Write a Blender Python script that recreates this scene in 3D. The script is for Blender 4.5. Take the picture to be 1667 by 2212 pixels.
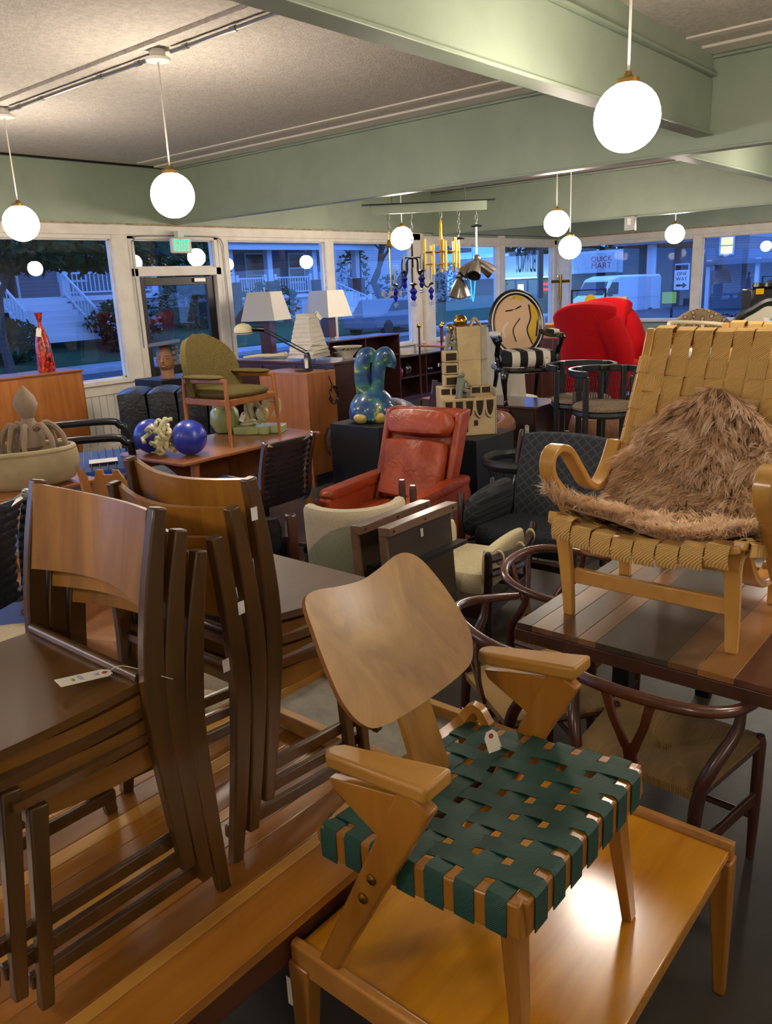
import bpy, math, random
from math import sin, cos, pi, sqrt, radians, atan2
from mathutils import Vector as V, Matrix, noise as mnoise
for o in list(bpy.data.objects): bpy.data.objects.remove(o)
SC = bpy.context.scene; COL = SC.collection
rnd = random.Random(7)
def lin(h):
    h = h.lstrip('#'); r = []
    for i in (0, 2, 4):
        c = int(h[i:i+2], 16)/255
        r.append(c/12.92 if c <= .04045 else ((c+.055)/1.055)**2.4)
    return (r[0], r[1], r[2], 1)
# ------------------------------------------------------------------ camera
CAM_RT = V((.6377, -.7691, -.0444)); CAM_UP = V((.2360, .1399, .9616)); CAM_FW = V((.7325, .6241, -.2716))
cam = bpy.data.cameras.new('camera'); camo = bpy.data.objects.new('camera', cam); COL.objects.link(camo)
cam.sensor_fit = 'VERTICAL'; cam.sensor_height = 36; cam.lens = 1732.6/2212*36; cam.clip_start = .05; cam.clip_end = 400
fw = CAM_FW.normalized(); rt = (CAM_RT-fw*CAM_RT.dot(fw)).normalized(); up = rt.cross(fw)
m = Matrix((rt, up, -fw)).transposed().to_4x4(); m.translation = (0, 0, 1.8); camo.matrix_world = m
SC.camera = camo
# ------------------------------------------------------------------ dusk sky, exposure
w = bpy.data.worlds.new('dusk_sky'); SC.world = w; w.use_nodes = True
nt = w.node_tree; nt.nodes.clear()
def N(nt, t, **k):
    n = nt.nodes.new(t)
    for a, b in k.items():
        if a == 'i':
            for q, val in b.items(): n.inputs[q].default_value = val
        else: setattr(n, a, b)
    return n
tc = N(nt, 'ShaderNodeTexCoord'); mp = N(nt, 'ShaderNodeMapping', i={'Scale': (2, 2, 5)})
nz = N(nt, 'ShaderNodeTexNoise', i={'Scale': 1.6, 'Detail': 6}); rp = N(nt, 'ShaderNodeValToRGB')
rp.color_ramp.elements[0].position = .42; rp.color_ramp.elements[0].color = (.055, .23, .95, 1)
rp.color_ramp.elements[1].position = .68; rp.color_ramp.elements[1].color = (.34, .56, .95, 1)
bg = N(nt, 'ShaderNodeBackground', i={'Strength': 3.0}); wo = N(nt, 'ShaderNodeOutputWorld')
for a, b in ((tc.outputs['Generated'], mp.inputs[0]), (mp.outputs[0], nz.inputs['Vector']), (nz.outputs[0], rp.inputs[0]), (rp.outputs[0], bg.inputs[0]), (bg.outputs[0], wo.inputs[0])): nt.links.new(a, b)
vs = SC.view_settings; vs.view_transform = 'Standard'; vs.look = 'None'; vs.exposure = 0.15; vs.gamma = 1; vs.use_curve_mapping = False
GLOBE_L = 76.0
# ------------------------------------------------------------------ materials
MATS = {}
def newmat(name):
    mt = bpy.data.materials.new(name); mt.use_nodes = True; nt = mt.node_tree
    b = nt.nodes['Principled BSDF']; MATS[name] = mt
    return mt, nt, b
def bumpit(nt, b, src, strength, dist=.01):
    bp = N(nt, 'ShaderNodeBump', i={'Strength': strength, 'Distance': dist})
    nt.links.new(src, bp.inputs['Height']); nt.links.new(bp.outputs[0], b.inputs['Normal'])
def plain(name, c, rough=.5, metal=0, spec=.5, coat=0, noise=0, nscale=8, c2=None, bump=0, bscale=60):
    mt, nt, b = newmat(name)
    b.inputs['Base Color'].default_value = lin(c); b.inputs['Roughness'].default_value = rough
    b.inputs['Metallic'].default_value = metal; b.inputs['Specular IOR Level'].default_value = spec; b.inputs['Coat Weight'].default_value = coat
    tc = N(nt, 'ShaderNodeTexCoord')
    if c2:
        nz = N(nt, 'ShaderNodeTexNoise', i={'Scale': nscale, 'Detail': 5, 'Roughness': .6}); nt.links.new(tc.outputs['Object'], nz.inputs['Vector'])
        rp = N(nt, 'ShaderNodeValToRGB'); rp.color_ramp.elements[0].position = .38; rp.color_ramp.elements[1].position = .64
        rp.color_ramp.elements[0].color = lin(c); rp.color_ramp.elements[1].color = lin(c2)
        nt.links.new(nz.outputs[0], rp.inputs[0]); nt.links.new(rp.outputs[0], b.inputs['Base Color'])
    if bump:
        nz = N(nt, 'ShaderNodeTexNoise', i={'Scale': bscale, 'Detail': 3}); nt.links.new(tc.outputs['Object'], nz.inputs['Vector'])
        bumpit(nt, b, nz.outputs[0], bump)
    return mt
def wood(name, c1, c2, axis='x', scale=14, stretch=.07, rough=.34, coat=.25, dark=None):
    mt, nt, b = newmat(name)
    tc = N(nt, 'ShaderNodeTexCoord'); oi = N(nt, 'ShaderNodeObjectInfo')
    s = [scale]*3; s['xyz'.index(axis)] = scale*stretch
    mp = N(nt, 'ShaderNodeMapping', i={'Scale': s}); nt.links.new(tc.outputs['Object'], mp.inputs[0])
    ad = N(nt, 'ShaderNodeVectorMath', operation='ADD'); sc = N(nt, 'ShaderNodeMath', operation='MULTIPLY', i={1: 37.0})
    nt.links.new(oi.outputs['Random'], sc.inputs[0]); nt.links.new(mp.outputs[0], ad.inputs[0]); nt.links.new(sc.outputs[0], ad.inputs[1])
    nz = N(nt, 'ShaderNodeTexNoise', i={'Scale': 1.0, 'Detail': 7, 'Roughness': .62, 'Distortion': .8}); nt.links.new(ad.outputs[0], nz.inputs['Vector'])
    rp = N(nt, 'ShaderNodeValToRGB'); e = rp.color_ramp.elements
    e[0].position = .3; e[0].color = lin(c1); e[1].position = .7; e[1].color = lin(c2)
    if dark: k = e.new(.44); k.color = lin(dark); k2 = e.new(.47); k2.color = lin(c1)
    nt.links.new(nz.outputs[0], rp.inputs[0])
    # slow tone drift along the board
    n2 = N(nt, 'ShaderNodeTexNoise', i={'Scale': 2.5, 'Detail': 2}); nt.links.new(tc.outputs['Object'], n2.inputs['Vector'])
    mr = N(nt, 'ShaderNodeMapRange', i={1: .3, 2: .7, 3: .82, 4: 1.12}); nt.links.new(n2.outputs[0], mr.inputs[0])
    mx = N(nt, 'ShaderNodeVectorMath', operation='SCALE'); nt.links.new(rp.outputs[0], mx.inputs[0]); nt.links.new(mr.outputs[0], mx.inputs['Scale'])
    nt.links.new(mx.outputs[0], b.inputs['Base Color'])
    b.inputs['Roughness'].default_value = rough; b.inputs['Coat Weight'].default_value = coat; b.inputs['Coat Roughness'].default_value = .18
    bumpit(nt, b, nz.outputs[0], .06, .004)
    return mt
def leather(name, c, c2, rough=.38, bump=.25):
    mt, nt, b = newmat(name)
    tc = N(nt, 'ShaderNodeTexCoord'); nz = N(nt, 'ShaderNodeTexNoise', i={'Scale': 6, 'Detail': 4, 'Distortion': .6}); nt.links.new(tc.outputs['Object'], nz.inputs['Vector'])
    rp = N(nt, 'ShaderNodeValToRGB'); rp.color_ramp.elements[0].position = .35; rp.color_ramp.elements[1].position = .7
    rp.color_ramp.elements[0].color = lin(c); rp.color_ramp.elements[1].color = lin(c2)
    nt.links.new(nz.outputs[0], rp.inputs[0]); nt.links.new(rp.outputs[0], b.inputs['Base Color'])
    b.inputs['Roughness'].default_value = rough
    v = N(nt, 'ShaderNodeTexNoise', i={'Scale': 14, 'Detail': 6, 'Distortion': 1.5}); nt.links.new(tc.outputs['Object'], v.inputs['Vector'])
    bumpit(nt, b, v.outputs[0], bump, .03)
    return mt
def fabric(name, c, c2, scale=120, rough=.95, stretch=(1, 1, 1), bump=.3, lo=.35, hi=.65, sheen=0):
    mt, nt, b = newmat(name)
    tc = N(nt, 'ShaderNodeTexCoord'); mp = N(nt, 'ShaderNodeMapping', i={'Scale': stretch}); nt.links.new(tc.outputs['Object'], mp.inputs[0])
    nz = N(nt, 'ShaderNodeTexNoise', i={'Scale': scale, 'Detail': 3}); nt.links.new(mp.outputs[0], nz.inputs['Vector'])
    rp = N(nt, 'ShaderNodeValToRGB'); rp.color_ramp.elements[0].position = lo; rp.color_ramp.elements[1].position = hi
    rp.color_ramp.elements[0].color = lin(c); rp.color_ramp.elements[1].color = lin(c2)
    nt.links.new(nz.outputs[0], rp.inputs[0]); nt.links.new(rp.outputs[0], b.inputs['Base Color'])
    b.inputs['Roughness'].default_value = rough; b.inputs['Specular IOR Level'].default_value = .2; b.inputs['Sheen Weight'].default_value = sheen
    bumpit(nt, b, nz.outputs[0], bump, .004)
    return mt
def stripes(name, c, c2, axis, freq, rough=.8, duty=.5, bump=0, rot=0, dist=0):
    mt, nt, b = newmat(name)
    tc = N(nt, 'ShaderNodeTexCoord'); mp = N(nt, 'ShaderNodeMapping', i={'Rotation': (0, 0, rot)}); nt.links.new(tc.outputs['Object'], mp.inputs[0])
    wv = N(nt, 'ShaderNodeTexWave', wave_type='BANDS', bands_direction=axis.upper(), i={'Scale': freq, 'Distortion': dist}); nt.links.new(mp.outputs[0], wv.inputs['Vector'])
    rp = N(nt, 'ShaderNodeValToRGB'); rp.color_ramp.interpolation = 'CONSTANT' if bump == 0 else 'LINEAR'
    rp.color_ramp.elements[0].color = lin(c); rp.color_ramp.elements[1].color = lin(c2); rp.color_ramp.elements[1].position = duty
    nt.links.new(wv.outputs[0], rp.inputs[0]); nt.links.new(rp.outputs[0], b.inputs['Base Color']); b.inputs['Roughness'].default_value = rough
    if bump: bumpit(nt, b, wv.outputs[0], bump, .003)
    return mt
def emit(name, c, s):
    mt = bpy.data.materials.new(name); mt.use_nodes = True; nt = mt.node_tree; nt.nodes.clear()
    e = N(nt, 'ShaderNodeEmission', i={'Color': lin(c), 'Strength': s}); o = N(nt, 'ShaderNodeOutputMaterial'); nt.links.new(e.outputs[0], o.inputs[0]); MATS[name] = mt
    return mt
def glass(name, tint='ffffff', base=.04, rough=0.0):
    mt = bpy.data.materials.new(name); mt.use_nodes = True; nt = mt.node_tree; nt.nodes.clear()
    lw = N(nt, 'ShaderNodeLayerWeight', i={'Blend': .5}); pw = N(nt, 'ShaderNodeMath', operation='POWER', i={1: 5.0}); mr = N(nt, 'ShaderNodeMapRange', i={3: base, 4: 1.0})
    t = N(nt, 'ShaderNodeBsdfTransparent', i={'Color': lin(tint)}); g = N(nt, 'ShaderNodeBsdfGlossy', i={'Roughness': rough}); mx = N(nt, 'ShaderNodeMixShader'); o = N(nt, 'ShaderNodeOutputMaterial')
    L = nt.links.new
    L(lw.outputs['Facing'], pw.inputs[0]); L(pw.outputs[0], mr.inputs[0]); L(mr.outputs[0], mx.inputs[0]); L(t.outputs[0], mx.inputs[1]); L(g.outputs[0], mx.inputs[2]); L(mx.outputs[0], o.inputs[0]); MATS[name] = mt
    return mt
# ------------------------------------------------------------------ mesh builder
def rotm(rx=0, ry=0, rz=0):
    return (Matrix.Rotation(rz, 3, 'Z') @ Matrix.Rotation(ry, 3, 'Y') @ Matrix.Rotation(rx, 3, 'X'))
def cr(pts, n=6, closed=False):
    """Catmull-Rom through points"""
    P = [V(p) for p in pts]; out = []; L = len(P)
    rng = range(L) if closed else range(L-1)
    for i in rng:
        p0 = P[(i-1) % L] if closed or i > 0 else P[0]*2-P[1]
        p1 = P[i]; p2 = P[(i+1) % L]
        p3 = P[(i+2) % L] if closed or i+2 < L else P[-1]*2-P[-2]
        for k in range(n):
            t = k/n
            out.append(.5*((2*p1)+(p2-p0)*t+(2*p0-5*p1+4*p2-p3)*t*t+(3*p1-p0-3*p2+p3)*t**3))
    if not closed: out.append(P[-1])
    return out
class MB:
    def __init__(s): s.v = []; s.f = []
    def add(s, vs, fs):
        b = len(s.v); s.v += [tuple(x) for x in vs]; s.f += [tuple(i+b for i in f) for f in fs]; return s
    def box(s, x0, x1, y0, y1, z0, z1):
        return s.add([(x, y, z) for z in (z0, z1) for y in (y0, y1) for x in (x0, x1)],
                     [(0, 2, 3, 1), (4, 5, 7, 6), (0, 1, 5, 4), (2, 6, 7, 3), (0, 4, 6, 2), (1, 3, 7, 5)])
    def obox(s, c, size, R=None):
        R = R or Matrix.Identity(3); c = V(c); a, b, d = [q/2 for q in size]
        vs = [c+R @ V((x, y, z)) for z in (-d, d) for y in (-b, b) for x in (-a, a)]
        return s.add(vs, [(0, 2, 3, 1), (4, 5, 7, 6), (0, 1, 5, 4), (2, 6, 7, 3), (0, 4, 6, 2), (1, 3, 7, 5)])
    def bar(s, p, q, w, h, w1=None, h1=None, side=None):
        """rectangular bar p->q; w across 'side', h across the other"""
        p = V(p); q = V(q); d = (q-p).normalized()
        if side is None: side = V((0, 0, 1)).cross(d) if abs(d.z) < .95 else V((0, 1, 0))
        sd = V(side); sd = (sd-d*sd.dot(d)).normalized(); u = d.cross(sd)
        w1 = w if w1 is None else w1; h1 = h if h1 is None else h1; vs = []
        for c, a, b in ((p, w/2, h/2), (q, w1/2, h1/2)):
            vs += [c-sd*a-u*b, c+sd*a-u*b, c+sd*a+u*b, c-sd*a+u*b]
        return s.add(vs, [(0, 3, 2, 1), (4, 5, 6, 7), (0, 1, 5, 4), (1, 2, 6, 5), (2, 3, 7, 6), (3, 0, 4, 7)])
    def tube(s, pts, r, n=8, closed=False, flat=None):
        P = [V(p) for p in pts]; L = len(P); R = r if isinstance(r, (list, tuple)) else [r]*L
        ref = None; vs = []
        for i, p in enumerate(P):
            a = P[(i-1) % L] if closed or i > 0 else p; b = P[(i+1) % L] if closed or i < L-1 else p
            d = (b-a).normalized()
            if ref is None: ref = V((0, 0, 1)) if abs(d.z) < .9 else V((1, 0, 0))
            x = (ref-d*ref.dot(d)).normalized(); y = d.cross(x); ref = x
            fx = 1 if flat is None else flat
            for k in range(n):
                t = 2*pi*k/n; vs.append(p+x*cos(t)*R[i]*fx+y*sin(t)*R[i])
        fs = []
        for i in range(L if closed else L-1):
            j = (i+1) % L
            for k in range(n): fs.append((i*n+k, i*n+(k+1) % n, j*n+(k+1) % n, j*n+k))
        if not closed: fs += [tuple(range(n-1, -1, -1)), tuple((L-1)*n+k for k in range(n))]
        return s.add(vs, fs)
    def ribbon(s, pts, w, t, side=(0, 1, 0), closed=False):
        """rectangular section swept along path: width w along side, thickness t"""
        P = [V(p) for p in pts]; L = len(P); W = w if isinstance(w, (list, tuple)) else [w]*L; T = t if isinstance(t, (list, tuple)) else [t]*L; vs = []
        for i, p in enumerate(P):
            a = P[(i-1) % L] if closed or i > 0 else p; b = P[(i+1) % L] if closed or i < L-1 else p
            d = (b-a).normalized(); sd = V(side); sd = (sd-d*sd.dot(d)).normalized(); u = d.cross(sd)
            vs += [p-sd*W[i]/2-u*T[i]/2, p+sd*W[i]/2-u*T[i]/2, p+sd*W[i]/2+u*T[i]/2, p-sd*W[i]/2+u*T[i]/2]
        fs = []
        for i in range(L if closed else L-1):
            j = (i+1) % L
            for k in range(4): fs.append((i*4+k, i*4+(k+1) % 4, j*4+(k+1) % 4, j*4+k))
        if not closed: fs += [(3, 2, 1, 0), tuple((L-1)*4+k for k in range(4))]
        return s.add(vs, fs)
    def lathe(s, prof, n=20, c=(0, 0, 0), R=None, sx=1, sy=1):
        R = R or Matrix.Identity(3); c = V(c); vs = []
        for r, z in prof:
            for k in range(n): vs.append(c+R @ V((max(r, 1e-4)*cos(2*pi*k/n)*sx, max(r, 1e-4)*sin(2*pi*k/n)*sy, z)))
        fs = [(i*n+k, i*n+(k+1) % n, (i+1)*n+(k+1) % n, (i+1)*n+k) for i in range(len(prof)-1) for k in range(n)]
        fs += [tuple(range(n-1, -1, -1)), tuple((len(prof)-1)*n+k for k in range(n))]
        return s.add(vs, fs)
    def ball(s, c, r, n=16, m=9, R=None):
        r = r if isinstance(r, (tuple, list)) else (r, r, r); R = R or Matrix.Identity(3); c = V(c); vs = []
        for i in range(1, m):
            a = -pi/2+pi*i/m
            for k in range(n): vs.append(c+R @ V((r[0]*cos(a)*cos(2*pi*k/n), r[1]*cos(a)*sin(2*pi*k/n), r[2]*sin(a))))
        vs += [c+R @ V((0, 0, -r[2])), c+R @ V((0, 0, r[2]))]; q = (m-1)*n
        fs = [(i*n+k, i*n+(k+1) % n, (i+1)*n+(k+1) % n, (i+1)*n+k) for i in range(m-2) for k in range(n)]
        fs += [(q, (k+1) % n, k) for k in range(n)]+[(q+1, (m-2)*n+k, (m-2)*n+(k+1) % n) for k in range(n)]
        return s.add(vs, fs)
    def prism(s, poly, f0, f1):
        """poly: list of 2D points; f0,f1 map (u,v)->3D for the two caps"""
        n = len(poly); vs = [f0(*p) for p in poly]+[f1(*p) for p in poly]
        return s.add(vs, [tuple(range(n-1, -1, -1)), tuple(range(n, 2*n))]+[(i, (i+1) % n, n+(i+1) % n, n+i) for i in range(n)])
    def prismz(s, poly, z0, z1): return s.prism(poly, lambda a, b: (a, b, z0), lambda a, b: (a, b, z1))
    def prismy(s, poly, y0, y1): return s.prism(poly, lambda a, b: (a, y0, b), lambda a, b: (a, y1, b))
    def prismx(s, poly, x0, x1): return s.prism(poly, lambda a, b: (x0, a, b), lambda a, b: (x1, a, b))
    def puff(s, c, size, k=.35, n=8, R=None, warp=None):
        """cushion: cube blended toward a spherified cube"""
        R = R or Matrix.Identity(3); c = V(c); idx = {}; vs = []; fs = []
        def vid(i, j, l):
            key = (i, j, l)
            if key not in idx:
                x, y, z = [sin((2*q/n-1)*pi/2)*.35+(2*q/n-1)*.65 for q in key]
                sx = x*sqrt(max(0, 1-y*y/2-z*z/2+y*y*z*z/3)); sy = y*sqrt(max(0, 1-x*x/2-z*z/2+x*x*z*z/3)); sz = z*sqrt(max(0, 1-x*x/2-y*y/2+x*x*y*y/3))
                p = V(((x*(1-k)+sx*k)*size[0]/2, (y*(1-k)+sy*k)*size[1]/2, (z*(1-k)+sz*k)*size[2]/2))
                if warp: p = V(warp(p))
                idx[key] = len(vs); vs.append(c+R @ p)
            return idx[key]
        for a in range(n):
            for b in range(n):
                for e in (0, n):
                    q = [(vid(e, a, b), vid(e, a+1, b), vid(e, a+1, b+1), vid(e, a, b+1)), (vid(a, e, b), vid(a, e, b+1), vid(a+1, e, b+1), vid(a+1, e, b)), (vid(a, b, e), vid(a+1, b, e), vid(a+1, b+1, e), vid(a, b+1, e))]
                    fs += q if e else [t[::-1] for t in q]
        return s.add(vs, fs)
    def sheet(s, fn, nu, nv, thick=.01):
        """surface fn(u,v) with thickness"""
        G = [[V(fn(i/nu, j/nv)) for j in range(nv+1)] for i in range(nu+1)]; A = []; B = []
        for i in range(nu+1):
            for j in range(nv+1):
                du = G[min(i+1, nu)][j]-G[max(i-1, 0)][j]; dv = G[i][min(j+1, nv)]-G[i][max(j-1, 0)]; nn = du.cross(dv)
                nn = nn.normalized() if nn.length > 1e-9 else V((0, 0, 1))
                A.append(G[i][j]+nn*thick/2); B.append(G[i][j]-nn*thick/2)
        w = nv+1; n = len(A); fs = []
        for i in range(nu):
            for j in range(nv):
                a = i*w+j; fs += [(a, a+w, a+w+1, a+1), (n+a, n+a+1, n+a+w+1, n+a+w)]
        for i in range(nu):
            a = i*w; fs.append((a, n+a, n+a+w, a+w)); a = i*w+nv; fs.append((a, a+w, n+a+w, n+a))
        for j in range(nv):
            fs.append((j, j+1, n+j+1, n+j)); a = nu*w+j; fs.append((a, n+a, n+a+1, a+1))
        return s.add(A+B, fs)
def mesh_of(mb, name, smooth=40):
    me = bpy.data.meshes.new(name); me.from_pydata(mb.v, [], mb.f); me.update()
    if smooth:
        me.shade_smooth(); me.set_sharp_from_angle(angle=radians(smooth))
    return me
def part(name, mb, mat, parent=None, bevel=0, seg=2, subsurf=0, smooth=40, label=None, kind=None, loc=None):
    me = mesh_of(mb, name, smooth); me.materials.append(MATS[mat] if isinstance(mat, str) else mat)
    o = bpy.data.objects.new(name, me); COL.objects.link(o)
    if parent: o.parent = parent
    if loc: o.location = loc
    if bevel:
        md = o.modifiers.new('bevel', 'BEVEL'); md.width = bevel; md.segments = seg; md.limit_method = 'ANGLE'; md.angle_limit = radians(40); md.harden_normals = False
    if subsurf:
        md = o.modifiers.new('subdivision', 'SUBSURF'); md.levels = subsurf; md.render_levels = subsurf
    if label: o['label'] = label
    if kind: o['kind'] = kind
    return o
def tag(o, label, cat, group=None):
    o['label'] = label; o['category'] = cat
    if group: o['group'] = group
    return o
def thing(name, label, cat, loc=(0, 0, 0), rz=0, group=None, scale=1, rot=None):
    o = bpy.data.objects.new(name, None); COL.objects.link(o); o.empty_display_size = .1
    o.location = loc; o.rotation_euler = rot if rot else (0, 0, rz); o.scale = (scale,)*3 if not isinstance(scale, tuple) else scale
    return tag(o, label, cat, group)
def one(name, mb, mat, label, cat, loc=(0, 0, 0), rz=0, group=None, bevel=0, smooth=40, rot=None, scale=1, subsurf=0):
    o = part(name, mb, mat, None, bevel, smooth=smooth, subsurf=subsurf); o.location = loc; o.rotation_euler = rot if rot else (0, 0, rz); o.scale = (scale,)*3
    return tag(o, label, cat, group)
def struct(name, mb, mat, parent=None, bevel=0, smooth=40):
    o = part(name, mb, mat, parent, bevel, smooth=smooth)
    if not parent: o['kind'] = 'structure'
    return o
def dup(root, loc=None, rz=None, label=None, group=None, rot=None, scale=None):
    r = root.copy(); COL.objects.link(r)
    if loc is not None: r.location = loc
    if rz is not None: r.rotation_euler = (0, 0, rz)
    if rot is not None: r.rotation_euler = rot
    if scale is not None: r.scale = (scale,)*3
    if label: r['label'] = label
    if group: r['group'] = group
    for ch in list(root.children):
        c = ch.copy(); COL.objects.link(c); c.parent = r
        for g in list(ch.children):
            d = g.copy(); COL.objects.link(d); d.parent = c
    return r
def text(name, s, size, mat, parent=None, M=None, depth=.002, align='CENTER'):
    cu = bpy.data.curves.new(name, 'FONT'); cu.body = s; cu.size = size; cu.align_x = align; cu.align_y = 'CENTER'; cu.extrude = depth
    t = bpy.data.objects.new(name, cu); COL.objects.link(t); dg = bpy.context.evaluated_depsgraph_get()
    me = bpy.data.meshes.new_from_object(t.evaluated_get(dg)); bpy.data.objects.remove(t)
    me.materials.clear(); me.materials.append(MATS[mat]); o = bpy.data.objects.new(name, me); COL.objects.link(o)
    if parent: o.parent = parent
    if M is not None: o.matrix_local = M
    return o
# ================================================================== SETTING
plain('concrete', '4c463d', .42, c2='3b362f', nscale=1.3, bump=.08, bscale=25)
plain('stucco', 'bdb5aa', .9, c2='d0c8bd', nscale=30, bump=1.0, bscale=75)
plain('green_paint', '96a38f', .42, c2='8d9a87', nscale=2)
plain('cream_paint', 'e2dccf', .5, c2='d8d0c2', nscale=6)
plain('old_plaster', 'a9977c', .9, c2='8a6f55', nscale=14)
plain('white_board', 'd6d2c6', .5, c2='cdc8bb', nscale=4)
plain('galvanised', '84827e', .38, .85)
plain('chrome', 'c8c8c8', .12, 1)
plain('dark_bronze', '201a18', .4, .3)
plain('offwhite', 'dcd8cc', .5)
plain('black_rubber', '0c0c0c', .6)
glass('window_glass', 'f4f8ff', .045)
XB, YA, XC = 6.4, 8.67, 16.15
struct('floor', MB().box(-4.2, 16.4, -5.2, 8.9, -.12, 0), 'concrete')
struct('ceiling', MB().box(-4.2, 16.4, -5.2, 8.9, 3.28, 3.4), 'stucco')
struct('wall_back', MB().box(-4.2, -4.0, -5.2, 8.9, 0, 3.28), 'cream_paint')
struct('wall_side', MB().box(-4.0, 16.4, -5.2, -5.0, 0, 3.28), 'cream_paint')
# upper green wall bands over the windows
wl = struct('wall_left', MB().box(-4.0, 16.35, YA, YA+.2, 2.62, 3.28).box(11.3, 16.35, YA, YA+.2, 2.55, 2.63), 'green_paint')
wr = struct('wall_right', MB().box(XC, XC+.2, -5.0, YA, 2.58, 3.28).box(XC, XC+.2, -5.0, YA, 0, .86), 'green_paint')
struct('wall_left_lower', MB().box(-4, 5.68, YA, YA+.2, 0, .82), 'white_board'); struct('wall_left_lower', MB().box(7.05, 16.35, YA, YA+.2, 0, .82), 'white_board')
struct('trim_1', MB().box(-4, 11.45, YA-.012, YA, 2.605, 2.635), 'old_plaster')
struct('trim_2', MB().box(XC-.012, XC, -5, YA-.01, 2.565, 2.6), 'old_plaster')
# beadboard planks under the left window
pm = MB().box(0, .094, 0, .016, .12, .80); first = None
for k in range(27):
    if first is None: first = struct('beadboard_plank', pm, 'white_board', wl, bevel=.006); p = first
    else: p = first.copy(); COL.objects.link(p)
    p.location = (3.0+.0985*k, YA-.017, 0)
struct('baseboard_left', MB().box(-4, 5.66, YA-.03, YA, 0, .12).box(7.06, 16.1, YA-.03, YA, 0, .12), 'white_board', bevel=.004)
# painted bricks under the far window
bm_ = MB().box(0, .205, 0, .02, 0, .062); first = None
for r in range(7):
    for k in range(13):
        if first is None: first = p = struct('painted_brick', bm_, 'offwhite', wl, bevel=.004)
        else: p = first.copy(); COL.objects.link(p)
        p.location = (11.2+.215*k+(r % 2)*.107, YA-.021, .30+.072*r)
# window frames of the left wall
fr = MB()
def mull(x0, x1, z0=.82, z1=2.62, d=.10): fr.box(x0, x1, YA-.04, YA+d, z0, z1)
for x0, x1 in ((3.0, 3.12), (5.49, 5.70), (7.03, 7.20), (9.03, 9.21), (13.83, 14.05)): mull(x0, x1)
fr.box(11.12, 11.34, YA-.05, YA+.1, 0, 2.62).box(11.36, 11.62, YA-.12, YA+.1, 0, 2.56).box(16.0, 16.15, YA-.05, YA+.1, 0, 2.56).box(5.695, 5.79, YA-.03, YA+.09, 2.1, 2.5).box(6.97, 7.04, YA-.03, YA+.09, 2.1, 2.5)
struct('trim_3', fr, 'cream_paint', bevel=.008)
hd = MB().box(-4, 11.42, YA-.05, YA+.08, 2.50, 2.612).box(-4, 11.42, YA-.03, YA+.08, 2.455, 2.51).box(11.42, 16.1, YA-.05, YA+.08, 2.46, 2.575).box(11.42, 16.1, YA-.03, YA+.08, 2.42, 2.47)
struct('trim_4', hd, 'cream_paint', bevel=.008)
sl = MB().box(3, 5.66, YA-.07, YA+.1, .82, .875).box(3, 5.66, YA-.03, YA, .70, .82).box(7.06, 16.1, YA-.07, YA+.1, .80, .85)
struct('trim_5', sl, 'cream_paint', bevel=.008)
for i, (x0, x1, z0, z1) in enumerate(((3.12, 5.49, .875, 2.46), (7.2, 9.03, .85, 2.46), (9.21, 11.12, .85, 2.46), (11.62, 13.83, .85, 2.43), (14.05, 16.0, .85, 2.43), (5.78, 6.98, 2.13, 2.46)), 1):
    q = struct('window_%d' % i, MB().box(x0-.005, x1+.005, YA+.03, YA+.034, z0-.005, z1+.005), 'window_glass', smooth=0)
    struct('glazing_bead', MB().box(x0, x1, YA+.015, YA+.045, z0, z0+.018).box(x0, x1, YA+.015, YA+.045, z1-.018, z1).box(x0, x0+.018, YA+.015, YA+.045, z0, z1).box(x1-.018, x1, YA+.015, YA+.045, z0, z1), 'cream_paint', q)
# glazed exit door
struct('trim_6', MB().box(5.70, 5.80, YA-.04, YA+.1, 0, 2.14).box(6.96, 7.05, YA-.04, YA+.1, 0, 2.14).box(5.70, 7.05, YA-.04, YA+.1, 2.03, 2.13), 'cream_paint', bevel=.008)
d = struct('door_1', MB().box(5.81, 5.90, YA+.02, YA+.07, .01, 2.02).box(6.83, 6.95, YA+.02, YA+.07, .01, 2.02).box(5.90, 6.83, YA+.02, YA+.07, 1.92, 2.02).box(5.90, 6.83, YA+.02, YA+.07, .01, .95), 'dark_bronze', bevel=.004)
struct('door_pane', MB().box(5.9, 6.83, YA+.043, YA+.047, .95, 1.92), 'window_glass', d, smooth=0)
struct('kick_plate', MB().box(5.92, 6.81, YA+.012, YA+.02, .1, .9), 'dark_bronze', d)
struct('door_closer', MB().box(6.62, 6.8, YA-.01, YA+.02, 1.95, 2.0), 'galvanised', d, bevel=.004)
# right window wall
fr = MB().box(XC-.04, XC+.1, 8.34, 8.60, 0, 2.58).box(XC-.04, XC+.1, 5.58, 5.76, .86, 2.58).box(XC-.04, XC+.1, 2.9, 3.08, .86, 2.58).box(XC-.04, XC+.1, .2, .38, .86, 2.58)
struct('trim_7', fr, 'cream_paint', bevel=.008)
struct('trim_8', MB().box(XC-.05, XC+.08, -5, 8.5, 2.46, 2.575).box(XC-.03, XC+.08, -5, 8.5, 2.40, 2.47), 'cream_paint', bevel=.008)
struct('trim_9', MB().box(XC-.10, XC+.1, -5, 8.4, .86, .91), 'cream_paint', bevel=.008)
for i, (y0, y1) in enumerate(((5.76, 8.34), (3.08, 5.58), (.38, 2.9), (-4.9, .2)), 7):
    q = struct('window_%d' % i, MB().box(XC+.03, XC+.034, y0-.005, y1+.005, .905, 2.415), 'window_glass', smooth=0)
    struct('glazing_bead', MB().box(XC+.015, XC+.045, y0, y1, .91, .928).box(XC+.015, XC+.045, y0, y1, 2.392, 2.41).box(XC+.015, XC+.045, y0, y0+.018, .91, 2.41).box(XC+.015, XC+.045, y1-.018, y1, .91, 2.41), 'cream_paint', q)
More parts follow.
